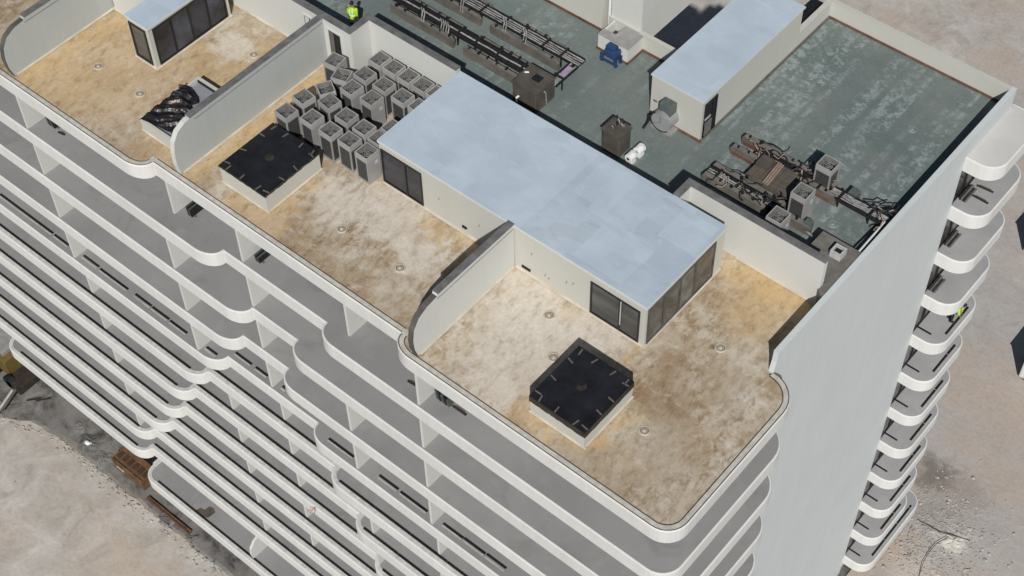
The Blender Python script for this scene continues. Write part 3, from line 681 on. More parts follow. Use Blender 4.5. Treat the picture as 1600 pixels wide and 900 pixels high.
# mechanical room on the green roof
mr = thing('mechanical_room', 'white plant room with pale blue roof on the green roof', 'plant room', (7.9, 14, ZG))
B(6.6, 9.3, 10.35, 18.0, ZG-.02, ZG+2.35).build('wall', 'cream', mr)
B(6.55, 9.36, 10.3, 18.1, ZG+2.35, ZG+2.42).build('roof_edge', 'white', mr)
B(6.56, 9.35, 10.31, 18.09, ZG+2.42, ZG+2.44).build('roof_sheet', 'blueroof', mr)
wd = window(mr, 0, 9.3, 10.5, 11.42, ZG+.1, ZG+2.1, (.7,), 'black', 'frame', .05)
B(9.32, 9.35, 10.5, 11.1, ZG+.1, ZG+.9).build('door_leaf', 'plinthtop', wd)
B(9.35, 9.37, 10.52, 10.95, ZG+1.15, ZG+1.25).build('crossbar', 'frame_l', wd)
B(6.6, 9.38, 10.27, 10.35, ZG, ZG+.1).build('base_fillet', 'brickred', mr)
B(9.3, 9.38, 10.35, 20.6, ZG, ZG+.1).build('base_fillet', 'plinth', mr)
B(6.75, 6.95, 10.33, 10.36, ZG+.9, ZG+1.0).build('bracket', 'coping', mr)

# stair tower block at the top of the frame
tw = thing('stair_tower', 'tall white stair tower rising out of the top of the picture', 'tower', (-2, 15, ZG))
B(-9, 1.62, 13.3, 18, ZG-.1, 5.2).build('wall', 'cream', tw)
B(1.95, 3.67, 13.55, 18, ZG-.1, 5.2).build('side_panel', 'white', tw)
B(1.62, 1.95, 13.8, 18, ZG-.1, 5.2).build('recess', 'coping', tw)
MB().tube([(1.8, 13.62, ZG), (1.8, 13.62, 5.1)], .07, 8).build('downpipe', 'whiteplastic', tw)
B(1.9, 3.72, 13.45, 13.55, ZG, 1.12).build('dado_ledge', 'cream', tw)
B(-9, 1.62, 13.22, 13.3, ZG, ZG+.09).build('red_upstand', 'redlead', tw)
pd = thing('equipment_pad', 'low white block with a square pit beside the stair tower', 'plinth', (3, 12.8, ZG))
pm = MB().box(2.2, 3.9, 12.25, 12.45, ZG, 1.05).box(3.7, 3.9, 12.45, 13.44, ZG, 1.05).box(2.2, 2.3, 12.45, 13.44, ZG, 1.05).box(2.85, 3.7, 12.45, 13.44, ZG, 1.05).box(2.3, 2.85, 12.45, 12.7, ZG, 1.05)
pm.build('wall', 'white', pd)
B(2.18, 3.92, 12.23, 12.7, 1.05, 1.075).build('slab', 'concrete', pd); B(2.87, 3.92, 12.7, 13.44, 1.05, 1.075).build('slab', 'concrete', pd)
B(2.3, 2.85, 12.7, 13.44, ZG, .5).build('pit_floor', 'skirt', pd)
B(2.15, 3.95, 12.18, 12.25, ZG, ZG+.08).build('red_upstand', 'redlead', pd); B(3.9, 3.97, 12.18, 13.33, ZG, ZG+.08).build('red_upstand', 'redlead', pd)

# ------------------------------------------------------------------ skylights
def skylight(x0, x1, y0, y1, label, seed, drop=.3):
    r = random.Random(seed)
    s = thing('skylight_curb', label, 'skylight', ((x0+x1)/2, (y0+y1)/2, 0)); h = .98
    m = MB().box(x0, x1, y0, y0+.12, -.03, h).box(x0, x1, y1-.12, y1, -.03, h).box(x0, x0+.12, y0+.12, y1-.12, -.03, h).box(x1-.12, x1, y0+.12, y1-.12, -.03, h)
    m.build('curb_wall', 'cream', s)
    n = 26; vs = []; fs = []
    for j in range(n+1):
        for i in range(n+1):
            u, v = i/n, j/n; e = min(u, 1-u, v, 1-v)
            zz = h+.06-.035*min(1, e*5)+.012*math.sin(u*17+seed)*math.sin(v*13)+r.uniform(-.006, .006)
            vs.append((x0-.03+(x1-x0+.06)*u, y0-.03+(y1-y0+.06)*v, zz))
    fs = [(j*(n+1)+i, j*(n+1)+i+1, (j+1)*(n+1)+i+1, (j+1)*(n+1)+i) for j in range(n) for i in range(n)]
    cv = MB().add(vs, fs).build('membrane_cover', 'navy', s, smooth=True)
    # hanging skirt with uneven hem
    sk = MB()
    for (a, b, fx) in (((x0-.035, y0-.035), (x1+.035, y0-.035), 0), ((x1+.035, y0-.035), (x1+.035, y1+.035), 0), ((x1+.035, y1+.035), (x0-.035, y1+.035), 0), ((x0-.035, y1+.035), (x0-.035, y0-.035), 0)):
        q = 22; vs = []
        for i in range(q+1):
            t = i/q; x = a[0]+(b[0]-a[0])*t; y = a[1]+(b[1]-a[1])*t
            vs += [(x, y, h+.06), (x, y, h+.02-drop-r.uniform(-.02, .03))]
        sk.add(vs, [(2*i, 2*i+1, 2*i+3, 2*i+2) for i in range(q)])
    sk.build('cover_skirt', 'skirt', s)
    def peg(x, y, along, L=.30):
        m = MB(); a = r.uniform(-.3, .3)
        M4 = Matrix.Translation((x, y, h+.055)) @ Matrix.Rotation(a+(0 if along == 0 else math.pi/2), 4, 'Z')
        m.box(-L/2, L/2, -.028, .028, 0, .03, M4); m.build('fixing_batten', 'strap', s)
    for t in (.08, .34, .68, .93): peg(x0+(x1-x0)*t, y1-.18, 1)
    for t in (.06, .35, .6, .9): peg(x1-.14, y0+(y1-y0)*t, 0)
    for t in (.1, .4, .75): peg(x0+.16, y0+(y1-y0)*t, 0)
    for t in (.15, .45, .8): peg(x0+(x1-x0)*t, y0+.14, 1)
    MB().lathe([(.0, 0), (.2, .0), (.22, -.01)], ((x0+x1)/2-.1, (y0+y1)/2+.1, h+.03), 14).build('water_stain', 'skirt', s)
    for (a, b, c, d) in ((x0, x1, y0, -1),):
        MB().prism([(y0, 0), (y0-.06, 0), (y0, .06)], 0, x0-.05, x1+.1).build('base_fillet', 'fillet', s)
    MB().prism([(x1, 0), (x1+.06, 0), (x1, .06)], 1, y0-.05, y1+.05).build('base_fillet', 'fillet', s)
skylight(12.53, 15.15, -5.15, -2.17, 'black covered square skylight curb on the nearest terrace', 1)
skylight(-5.3, -2.52, -4.36, -1.15, 'black covered square skylight curb in front of the condensers', 2, .05)
s3 = thing('skylight_curb', 'half open skylight curb beside the middle terrace wall', 'skylight', (-8.8, -2.8, 0))
m = MB().box(-10.35, -7.4, -4.45, -4.33, -.03, .66).box(-10.35, -10.2, -4.33, -.95, -.03, .66).box(-10.2, -7.4, -1.12, -.95, -.03, .66)
m.build('curb_wall', 'cream', s3)
B(-10.2, -7.4, -4.33, -1.12, .3, .5).build('glazing', 'greyglass', s3)
B(-10.2, -7.4, -1.16, -1.12, .5, .655).build('glazing_bead', 'frame', s3)
MB().prism([(-4.45, 0), (-4.51, 0), (-4.45, .06)], 0, -10.4, -7.3).build('base_fillet', 'fillet', s3)
# crumpled tarpaulin thrown over it
tv = []; n = 54; rt = random.Random(9)
A0, A1, B0, B1 = Vector((-10.42, -4.52)), Vector((-8.15, -4.15)), Vector((-10.45, -1.7)), Vector((-9.3, -1.95))
for j in range(n+1):
    for i in range(n+1):
        u, v = i/n, j/n
        p = (A0*(1-u)+A1*u)*(1-v)+(B0*(1-u)+B1*u)*v
        q = v*1.0-u*.28+.05*math.sin(5*u+3*v); fold = .17*(1-abs(math.sin(17*q+1.2*math.sin(3.1*u))))**1.6+.10*(1-abs(math.sin(31*q+2.2*u)))**2+.06*abs(math.sin(9*u+4*math.sin(5*v)))
        e = min(u, 1-u, v, 1-v)
        zz = .70+fold*min(1, e*7+.25)+rt.uniform(-.012, .012)-(.18*max(0, .06-u)/.06 if u < .06 else 0)
        wob = .09*math.sin(19*v+3*u)+.05*math.sin(31*v)
        tv.append((p.x+(wob if u > .9 or v > .9 else 0)*.9, p.y+.5*wob, zz))
tf = [(j*(n+1)+i, j*(n+1)+i+1, (j+1)*(n+1)+i+1, (j+1)*(n+1)+i) for j in range(n) for i in range(n)]
tag(MB().add(tv, tf).build('tarpaulin', 'tarp', smooth=True), 'crumpled black and rusty tarpaulin thrown over the half open skylight', 'tarpaulin')

# ------------------------------------------------------------------ drains
M['drainring'] = simple('drain_ring_membrane', (.44, .40, .33), .2, 3, .8)
M['greenring'] = simple('green_drain_ring', (.20, .235, .225), .2, 3, .7)
M['sump'] = simple('drain_sump_membrane', (.33, .28, .21), .3, 5, .8)
def drain(x, y, label, z=0, mat='drainring', sc=1.0):
    d = thing('roof_drain', label, 'drain', (x, y, z), group='round roof drains')
    MB().lathe([(.17*sc, -.03), (.17*sc, .02), (.18*sc, .03), (.225*sc, .028), (.24*sc, .0), (.24*sc, -.05)], (x, y, z), 20).build('ring', mat, d)
    MB().lathe([(0, .004), (.165*sc, .0), (.165*sc, -.04)], (x, y, z), 16).build('sump', 'sump' if mat == 'drainring' else mat, d)
    MB().lathe([(.15*sc, .008), (.17*sc, .008)], (x, y, z), 16).build('gap', 'joint', d)
    MB().lathe([(0, .05), (.05*sc, .045), (.07*sc, .01), (.07*sc, -.03)], (x, y, z), 12).build('grate', mat, d)
for x, y, l in ((16.43, -3.08, 'round drain on the nearest terrace right of the black skylight'), (16.41, 1.93, 'round drain between the penthouse glass and the end parapet'),
                (10.16, -1.09, 'round drain near the penthouse sliding door beyond the black skylight'), (11.62, -2.6, 'round drain half hidden behind the near black skylight'),
                (3.86, -3.07, 'round drain in the middle terrace nearest the curved wall'), (.53, -3.05, 'round drain in the middle terrace nearest the far skylight'),
                (-12.17, -2.99, 'round drain on the left terrace beside the tarpaulin'), (-15.02, -3.0, 'round drain at the far left in front of the curved wall'),
                (-9.99, 2.07, 'round drain beside the small glazed penthouse windows')):
    drain(x, y, l, -.02)
drain(16.09, 16.81, 'round drain far out on the green roof near the end parapet', ZG, 'greenring', .9)
drain(16.39, 9.98, 'round drain on the green roof beside the pipe tray', ZG, 'greenring', .9)
drain(11.32, 16.91, 'round drain on the green roof near the plant room', ZG, 'greenring', .8)

# ------------------------------------------------------------------ air conditioning condensers
def make_condenser(label, group, variant=0):
    u = thing('condenser_unit', label, 'air conditioner', (0, 0, 0), 0, group)
    a, b, h = .385, .365, 1.58; L = dict(local=True)
    c = MB().box(-a, a, -b, b, 0, .09)
    for sx in (-1, 1):
        for sy in (-1, 1): c.box(min(sx*a, sx*(a-.06)), max(sx*a, sx*(a-.06)), min(sy*b, sy*(b-.06)), max(sy*b, sy*(b-.06)), .09, h-.30)
    c.build('casing', 'metal', u, **L)
    # rim box
    rim = MB()
    o = (-a, a, -b, b); i_ = (-a+.05, a-.05, -b+.05, b-.05); w = (-.235, .235, -.225, .225)
    q = lambda r, z: [(r[0], r[2], z), (r[1], r[2], z), (r[1], r[3], z), (r[0], r[3], z)]
    ring = lambda k: [(k+0, k+1, k+5, k+4), (k+1, k+2, k+6, k+5), (k+2, k+3, k+7, k+6), (k+3, k+0, k+4, k+7)]
    rim.add(q(o, h-.30)+q(o, h)+q(i_, h), ring(0)+ring(4))
    rim.build('top_rim', 'metal_hi', u, **L)
    MB().add(q(i_, h)+q(w, h-.2), ring(0)).build('fan_shroud', 'funnel', u, **L)
    MB().box(w[0], w[1], w[2], w[3], h-.27, h-.21).build('fan_well', 'coil', u, **L)
    f = MB().lathe([(0, .03), (.07, .02), (.08, -.02)], (0, 0, h-.19), 10)
    for k in range(4):
        M4 = Matrix.Translation((0, 0, h-.195)) @ Matrix.Rotation(k*math.pi/2+.4, 4, 'Z') @ Matrix.Rotation(.4, 4, 'X')
        f.box(.05, .205, -.06, .06, -.004, .004, M4)
    f.build('fan', 'fan', u, **L)
    gu = MB()
    for r in (.12, .2):
        gu.lathe([(r-.008, h-.15), (r, h-.143), (r+.008, h-.15)], (0, 0, 0), 18)
    gu.box(-.23, .23, -.006, .006, h-.155, h-.147); gu.box(-.006, .006, -.22, .22, h-.158, h-.150)
    gu.build('fan_guard', 'metal', u, **L)
    ins = .03
    pl = MB().box(-a+.06, a-.06, b-.03, b-ins+.02, .09, h-.30)      # service panel at the back
    pl.box(-a+.012, -a+.02, -b+.06, b-.06, .09, h-.30)              # and on one side
    for zz in (.45, .55, .95, 1.05): pl.box(-a+.002, -a+.014, -.1, -.05, zz, zz+.05)
    pl.build('service_panel', 'metal', u, **L)
    MB().box(-a+.06, a-.06, -b+ins, -b+ins+.02, .09, h-.30).build('coil_grille', 'coil', u, **L)
    MB().box(a-ins-.02, a-ins, -b+.06, b-.06, .09, h-.30).build('coil_grille', 'coil', u, **L)
    MB().box(-a+.14, -a+.30, b-.008, b+.004, .95, 1.12).build('rating_plate', 'frame_l', u, **L)
    MB().tube([(-a-.01, .12, .25), (-a-.05, .12, .25), (-a-.06, .12, .02)], .018, 5).build('valve_pipe', 'pinkpipe', u, **L)
    sl = MB()
    for k in range(9):
        zz = .16+k*.125; sl.box(-a+.06, a-.06, -b+ins-.008, -b+ins, zz, zz+.008)
        sl.box(a-ins, a-ins+.008, -b+.06, b-.06, zz, zz+.008)
    sl.build('grille_wires', 'funnel', u, **L)
    return u
GRP = 'condensers crowded beside the penthouse'
proto = make_condenser('x', GRP)
UN = [ (-5.57, 3.07, 6, 1, 'condenser standing nearest the open doorway'),
 (-4.66, 2.59, 18, 0, 'crooked condenser second from the open doorway'),
 (-4.64, 1.53, -30, 0, 'most twisted condenser, turned askew on the left side of the group'),
 (-5.02, .54, -7, 0, 'condenser nearest the middle terrace wall'),
 (-4.98, -.56, -4, 3, 'leftmost condenser, touching the corner of the black skylight'),
 (-3.94, 1.05, -8, 0, 'slightly turned condenser just right of the most twisted one'),
 (-3.85, -.13, -2, 1, 'condenser second from the left in the front row behind the skylight'),
 (-2.71, -.16, -2, 0, 'condenser third from the left in the front row'),
 (-2.75, .88, -1, 0, 'condenser in the second row directly behind the third front one'),
 (-1.66, -.07, -2, 0, 'condenser second from the penthouse corner in the front row'),
 (-1.66, .84, -1, 0, 'condenser in the second row behind the one next to the penthouse corner'),
 (-4.05, 4.40, -1, 1, 'condenser at the left end of the back row along the white wall'),
 (-3.19, 4.40, -1, 2, 'second condenser of the back row along the white wall'),
 (-2.31, 4.39, -1, 1, 'third condenser of the back row along the white wall'),
 (-1.45, 4.39, -1, 0, 'fourth condenser of the back row, nearly under the penthouse roof edge'),
 (-3.91, 3.28, -2, 0, 'leftmost condenser of the second row from the white wall'),
 (-2.79, 3.32, -2, 0, 'middle condenser of the second row from the white wall'),
 (-3.77, 2.29, -3, 1, 'condenser in the centre of the group showing a plain grey side panel'),
 (-2.64, 2.36, -2, 1, 'tall looking condenser in the centre right before a dark gap'),
 (-1.66, 3.30, -2, 0, 'condenser with a black coil face beside the penthouse roof edge'),
 (-.62, -.10, -2, 1, 'front row condenser touching the penthouse window corner'),
 (-.68, 3.30, -2, 0, 'condenser half hidden under the upper part of the penthouse roof edge'),
 (-.72, 1.62, -2, 1, 'condenser half hidden under the middle of the penthouse roof edge'),
 (-.72, .80, -2, 0, 'condenser behind the one at the penthouse window corner'),
 (-.6, 4.39, -2, 0, 'condenser mostly hidden at the end of the back row') ]
for i, (x, y, r, q, l) in enumerate(UN):
    o = proto if i == 0 else copy_tree(proto)
    o.location = (x, y, -.02); o.rotation_euler = (0, 0, math.radians(r+(0, -90, 180, 0)[q])); o['label'] = l
G2 = 'condensers on the green roof'
for x, y, q, l in ((15.0, 11.42, 0, 'lone condenser farthest out on the green roof with black coil face'), (15.05, 9.45, 1, 'middle condenser of three on the green roof by the pipe tray'), (15.0, 7.72, 1, 'condenser close behind the long cross wall')):
    o = copy_tree(proto); o.location = (x, y, ZG); o.rotation_euler = (0, 0, math.radians((0, -90)[q])); o['label'] = l; o['group'] = G2

# ------------------------------------------------------------------ pipe plinths on the green roof
def plinth(label, x0, x1, y, h=.52, t=.16, base=None, group='long low equipment plinths'):
    p = thing('equipment_plinth', label, 'plinth', ((x0+x1)/2, y, ZG), 0, group)
    pr = [(x0, ZG), (x0, ZG+h-.08), (x0+.08, ZG+h), (x1-.1, ZG+h), (x1, ZG+h-.12), (x1, ZG)]
    MB().prism(pr, 1, y-t/2, y+t/2).build('upstand', 'plinth', p)
    B(x0+.09, x1-.11, y-t/2-.01, y+t/2+.01, ZG+h, ZG+h+.02).build('cap', 'plinthtop', p)
    rr = random.Random(int(x0*100)+int(y*10)); n_ = int((x1-x0)/.55)
    for i in range(n_):
        if rr.random() < .6:
            xx = x0+.3+i*.55; w_ = rr.uniform(.04, .12); B(xx, xx+w_, y-.06, y+.06, ZG+h+.02, ZG+h+rr.uniform(.06, .17)).build('bracket', 'tray', p)
    if base: B(x0+.05, x1-.3, y-t/2-.008, y-t/2+.01, ZG+.01, ZG+h*.42).build('primer_band', base, p)
    return p
PL = [('front plinth of the left pipe run along the cross wall', -6.85, -2.95, 8.1), ('rear plinth of the left pipe run', -6.6, -3.0, 8.95),
      ('front plinth of the middle pipe run left of the brown vault', -2.3, 1.35, 8.05), ('rear plinth of the middle pipe run', -2.25, 1.05, 8.95),
      ('front plinth of the far left pipe run', -9.5, -2.95, 10.0), ('rear plinth of the far left pipe run', -9.0, -3.0, 10.9),
      ('front plinth of the far pipe run ending near the purple tray', -2.3, 1.75, 9.95), ('rear plinth of the far pipe run ending near the tray end', -1.2, 1.5, 10.85)]
for l, a, b, y in PL: plinth(l, a, b, y)
for l, a, b, y, bs in (('red footed front plinth right of the plant room door', 10.74, 12.4, 10.7, 'redlead'), ('red footed rear plinth farthest from the cross wall', 10.8, 15.6, 11.5, 'redlead'),
                   ('long dark plinth in the middle of the right cluster', 10.75, 14.4, 9.3, None), ('dark plinth nearest the cross wall in the right cluster', 10.72, 13.9, 8.6, None),
                   ('plinth under the lone condenser with a red foot', 13.9, 15.9, 10.95, 'brickred'), ('short plinth under the middle condenser', 14.4, 16.0, 8.85, None)):
    plinth(l, a, b, y, .5, .2, bs)
def pipe_tray(label, x0, x1, y, n, z=.62, w=.5, along=0, pm='pipe', seed=0, cross=()):
    r = random.Random(seed)
    t = thing('pipe_tray', label, 'pipe tray', ((x0+x1)/2, y, ZG) if along == 0 else (y, (x0+x1)/2, ZG), 0, 'pipe trays on the green roof')
    def bx(a0, a1, c0, c1, z0, z1): return B(a0, a1, c0, c1, z0, z1) if along == 0 else B(c0, c1, a0, a1, z0, z1)
    bx(x0, x1, y-w/2, y+w/2, ZG+z-.05, ZG+z).build('tray', 'tray', t)
    for s in (-1, 1): bx(x0, x1, y+s*w/2-.02, y+s*w/2+.02, ZG+z-.05, ZG+z+.1).build('tray_side', 'tray', t)
    L = x1-x0
    for i in range(n):
        c = y-w/2+.08+(w-.16)*i/max(1, n-1); pts = []
        for j in range(int(L/.5)+2):
            a = min(x1, x0+j*.5); d = c+r.uniform(-.018, .018); zz = ZG+z+.05+r.uniform(-.008, .01)
            pts.append((a, d, zz) if along == 0 else (d, a, zz))
        MB().tube(pts, r.choice([.028, .034, .04]), 6).build('pipe', pm if r.random() < .75 else 'tray', t)
    a = x0+.5
    while a < x1-.2:
        bx(a-.05, a+.05, y-w/2-.06, y+w/2+.06, ZG+z+.095, ZG+z+.15).build('clamp', 'tray', t)
        for s in (-1, 1): bx(a-.03, a+.03, y+s*(w/2-.05)-.03, y+s*(w/2-.05)+.03, ZG, ZG+z-.05).build('leg', 'tray', t)
        a += r.uniform(1.0, 1.5)
    for cx, d in cross:   # bent branch pipes rising off the run
        for k in range(2):
            xx = cx+.14*k; yy = y-w/2
            MB().tube([(xx, y+.05, ZG+z+.08), (xx+.1, y, ZG+z+.22), (xx+.35, yy+.05, ZG+z+.2), (xx+.45, yy-.15, ZG+z+.05), (xx+.47, yy-.22*d, ZG+.3)], .028, 6).build('branch_pipe', 'pinkpipe' if pm == 'pinkpipe' else 'pipe', t)
    return t
pipe_tray('pipe tray between the left and middle plinths along the cross wall', -7.1, 1.2, 8.52, 3, seed=1, cross=((-5.4, 1), (-4.2, 1), (-3.9, -1)))
pipe_tray('farther pipe tray ending in the open beyond the purple branch', -9.5, 2.7, 10.4, 4, w=.55, seed=2, cross=((-4.6, 1), (-2.0, 1), (-.8, 1)))
tb = pipe_tray('short purple wrapped tray branch from the far tray to the brown vault', 8.55, 10.1, 2.5, 2, along=1, w=.42, seed=3)
B(2.36, 2.62, 9.2, 9.9, ZG+.64, ZG+.70).build('wrapped_duct', 'purple', tb); B(2.36, 2.62, 8.6, 9.2, ZG+.64, ZG+.69).build('wrapped_duct', 'galv', tb)
pipe_tray('silver pipe tray reaching from the lone condenser to the end parapet', 15.5, 18.25, 11.15, 5, z=.4, w=.55, seed=4)
pipe_tray('pipe tray lying between the two dark plinths of the right cluster', 10.8, 14.3, 8.95, 3, z=.4, w=.4, seed=5, cross=((11.3, 1), (12.2, 1), (13.1, 1)))
pipe_tray('pipe tray behind the red footed plinths', 11.8, 15.4, 11.1, 3, z=.4, w=.45, seed=6, pm='pinkpipe')
def loose_pipe(pts, r, mat, label, name='pipe_length', group=None): return tag(MB().tube(pts, r, 7).build(name, mat), label, 'pipe', group)
loose_pipe([(18.3, 8.75, 1.02), (18.25, 9.6, .9), (18.18, 11.0, .72)], .045, 'whiteplastic', 'white pipe leaning along the inside of the end parapet')
loose_pipe([(15.55, 8.9, .35), (15.95, 8.75, .45), (16.6, 8.55, .5), (17.0, 8.4, .62)], .045, 'pipe', 'silver pipe end sticking out beside the middle condenser')
for k in range(3):
    loose_pipe([(13.1+.11*k, 9.55, ZG+.66), (13.0+.11*k, 10.85, ZG+.68)], .05, 'pinkpipe', ('left', 'middle', 'right')[k]+' one of three pinkish copper pipes lying side by side on the timber platform', group='pink pipes on the timber platform')
pf = thing('timber_platform', 'low brown timber platform carrying pink pipes in the right cluster', 'platform', (13.1, 10.2, ZG))
for k in range(7):
    B(12.2+.3*k, 12.2+.3*k+.285, 9.55+.02*(k % 3), 10.95, ZG+.5, ZG+.56).build('plank', 'timber', pf)
for x in (12.25, 14.1): B(x, x+.1, 9.6, 10.9, ZG, ZG+.5).build('bearer', 'skirt', pf)
B(12.25, 14.2, 9.6, 9.7, ZG, ZG+.5).build('bearer', 'timber', pf)
B(12.25, 12.85, 10.25, 10.85, ZG+.56, ZG+.78).build('hatch', 'vault', pf)
def tangle(label, x0, x1, y0, y1, n, seed):
    r = random.Random(seed); t = thing('cable_bundle', label, 'cables', ((x0+x1)/2, (y0+y1)/2, ZG))
    for i in range(n):
        x, y = r.uniform(x0, x1), r.uniform(y0, y1); pts = []; a = r.uniform(-.5, .5)
        for j in range(6):
            pts.append((x, y, ZG+.5+.2*abs(math.sin(j*1.3+i))+r.uniform(0, .06))); x += math.cos(a)*.22; y += math.sin(a)*.22; a += r.uniform(-.9, .9)
        MB().tube(pts, r.choice([.022, .03, .04]), 5).build('cable', r.choice(['tray', 'tray', 'skirt', 'pinkpipe']), t)
tangle('tangle of dark cables along the rear red footed plinth', 11.2, 14.6, 10.9, 11.5, 16, 1)
tangle('tangle of dark cables between the two dark plinths of the right cluster', 10.9, 13.6, 8.6, 9.2, 12, 2)
tangle('tangle of pipes and cables at the parapet end of the silver tray', 17.0, 17.9, 10.95, 11.45, 8, 3)
# brown vault at the end of the middle run
def vault(label, x0, x1, y0, y1, h, hole=True):
    v = thing('concrete_vault', label, 'vault', ((x0+x1)/2, (y0+y1)/2, ZG))
    MB().box(x0, x1, y0, y1, ZG, ZG+h).build('body', 'vault', v, bevel=.05)
    B(x0-.04, x1+.04, y0-.04, y1+.04, ZG+h, ZG+h+.06).build('cap', 'vault', v)
    cx, cy = (x0+x1)/2+.1, (y0+y1)/2+.15
    if hole: B(cx-.22, cx+.22, cy-.2, cy+.2, ZG+h+.06, ZG+h+.07).build('hatch', 'black', v)
    return v
v1 = vault('large brown box vault with a dark hatch beside the cross wall shadow', 1.35, 2.7, 7.15, 8.5, 1.15)
MB().tube([(1.75, 7.12, ZG+.55), (1.72, 7.0, ZG+.52), (1.74, 6.96, ZG+.38), (1.74, 7.0, ZG+.3)], .05, 7).build('spout', 'whiteplastic', v1)
MB().tube([(1.45, 7.9, ZG+1.24), (1.62, 8.0, ZG+1.26)], .04, 6).build('pipe_stub', 'whiteplastic', v1)
MB().tube([(2.62, 7.7, ZG+1.0), (2.78, 7.75, ZG+.9), (2.78, 7.8, ZG+.2)], .03, 6).build('pipe_stub', 'pipe', v1)
v2 = vault('small dark brown box vault with a broken cap next to white pumps', 6.25, 7.2, 7.3, 8.15, 1.2, False)
for k in range(9):
    r = random.Random(k); x, y = 6.55+r.random()*.4, 7.6+r.random()*.45
    MB().tube([(x, y, ZG+1.25), (x+r.uniform(-.15, .15), y+r.uniform(-.15, .15), ZG+1.45)], .03, 5).build('cable_end', 'tray' if k % 2 else 'pipe', v2)
# white pumps
for x, y, l in ((7.72, 7.5, 'nearer of two small white round pumps by the dark vault'), (7.75, 8.05, 'farther of two small white round pumps by the dark vault')):
    p = thing('pump', l, 'pump', (x, y, ZG), 0, 'white pumps')
    MB().tube([(x, y-.22, ZG+.35), (x, y-.2, ZG+.35), (x, y+.2, ZG+.35), (x, y+.22, ZG+.35)], [.17, .21, .21, .15], 14).build('body', 'whiteplastic', p, smooth=False)
    MB().tube([(x, y-.235, ZG+.35), (x, y-.22, ZG+.35)], .07, 10).build('inlet', 'skirt', p)
    B(x-.16, x+.16, y-.15, y+.15, ZG, ZG+.15).build('foot', 'whiteplastic', p)
    MB().tube([(x+.05, y, ZG+.5), (x+.1, y, ZG+.62), (x+.25, y, ZG+.62)], .05, 8).build('outlet', 'whiteplastic', p)
# blue machine
bm_ = thing('motor', 'dark blue motor on legs beside the white block', 'motor', (3.3, 12.0, ZG))
MB().tube([(2.95, 11.95, ZG+.55), (3.0, 11.95, ZG+.55), (3.55, 11.95, ZG+.55), (3.6, 11.95, ZG+.55)], [.2, .3, .3, .22], 14).build('body', 'bluepaint', bm_)
B(3.0, 3.5, 11.75, 12.12, ZG+.5, ZG+.98).build('terminal_box', 'bluepaint', bm_, bevel=.06)
for x in (2.85, 3.62):
    for y in (11.72, 12.1): B(x-.07, x+.07, y-.05, y+.05, ZG, ZG+.45).build('leg', 'bluepaint', bm_)
B(2.72, 3.72, 11.7, 11.78, ZG+.05, ZG+.14).build('skid', 'bluepaint', bm_)
# extract fan on the plant room front
ef = thing('extract_fan', 'galvanised drum fan on a concrete pad at the plant room front', 'fan unit', (7.65, 9.95, ZG))
B(7.1, 8.2, 9.75, 10.27, ZG, ZG+.14).build('pad', 'concrete', ef)
dr = MB(); n = 24; cy0, cy1, cz, R = 9.68, 10.34, ZG+.66, .5
dr.tube([(7.65, cy0, cz), (7.65, cy0+.01, cz), (7.65, cy1, cz)], [R, R, R], 26).build('drum', 'galv', ef)
MB().tube([(7.65, cy0-.02, cz), (7.65, cy0+.0, cz)], [R*.9, R*.9], 26).build('inlet_face', 'galvface', ef)
ri = MB()
for k in range(26):
    t0, t1 = 2*math.pi*k/26, 2*math.pi*(k+1)/26
    if not 9 <= k <= 22: continue
    ri.tube([(7.65+R*1.02*math.cos(t), cy0-.03, cz+R*1.02*math.sin(t)) for t in (t0, t1)], .024, 5)
ri.build('seal_ring', 'black', ef)
for a in (1.57, 3.7): MB().tube([(7.65, cy0-.04, cz), (7.65+.42*math.cos(a), cy0-.04, cz+.42*math.sin(a))], .012, 5).build('spoke', 'coping', ef)
B(7.38, 8.02, 9.85, 10.33, cz+.36, cz+.92).build('motor_box', 'galvdark', ef, bevel=.04)
MB().tube([(7.2, cy0-.03, cz+.3), (7.1, cy0-.08, cz+.1), (7.08, cy0-.1, cz-.2), (6.98, cy0-.2, cz-.5), (6.95, cy0-.3, cz-.6)], .06, 8).build('hose', 'black', ef)
# small white shaft on the corner ledge
sh = thing('vent_shaft', 'small square white vent shaft on the grey corner ledge', 'vent', (17.75, 8.0, 1.06))
zz = 1.06
m = MB().box(17.5, 18.0, 7.75, 7.83, zz, zz+.35).box(17.5, 18.0, 8.17, 8.25, zz, zz+.35).box(17.5, 17.58, 7.83, 8.17, zz, zz+.35).box(17.92, 18.0, 7.83, 8.17, zz, zz+.35)
m.build('frame', 'frame_l', sh); B(17.58, 17.92, 7.83, 8.17, zz, zz+.2).build('opening', 'black', sh)
for x, y, a, b, h, mt, l in ((16.1, 7.3, .3, .25, .4, 'galv', 'grey metal junction box in the shadow of the cross wall'), (16.3, 11.65, .2, .25, .5, 'galvdark', 'small grey control box beside the lone condenser'), (15.75, 9.0, .16, .2, .55, 'galvdark', 'small grey control box beside the middle condenser')):
    t = thing('control_box', l, 'box', (x, y, ZG)); B(x-a, x+a, y-b, y+b, ZG+.02, ZG+h).build('casing', mt, t, bevel=.02); B(x-a*.8, x+a*.8, y-b-.012, y-b, ZG+.06, ZG+h-.05).build('cover', 'plinthtop', t)

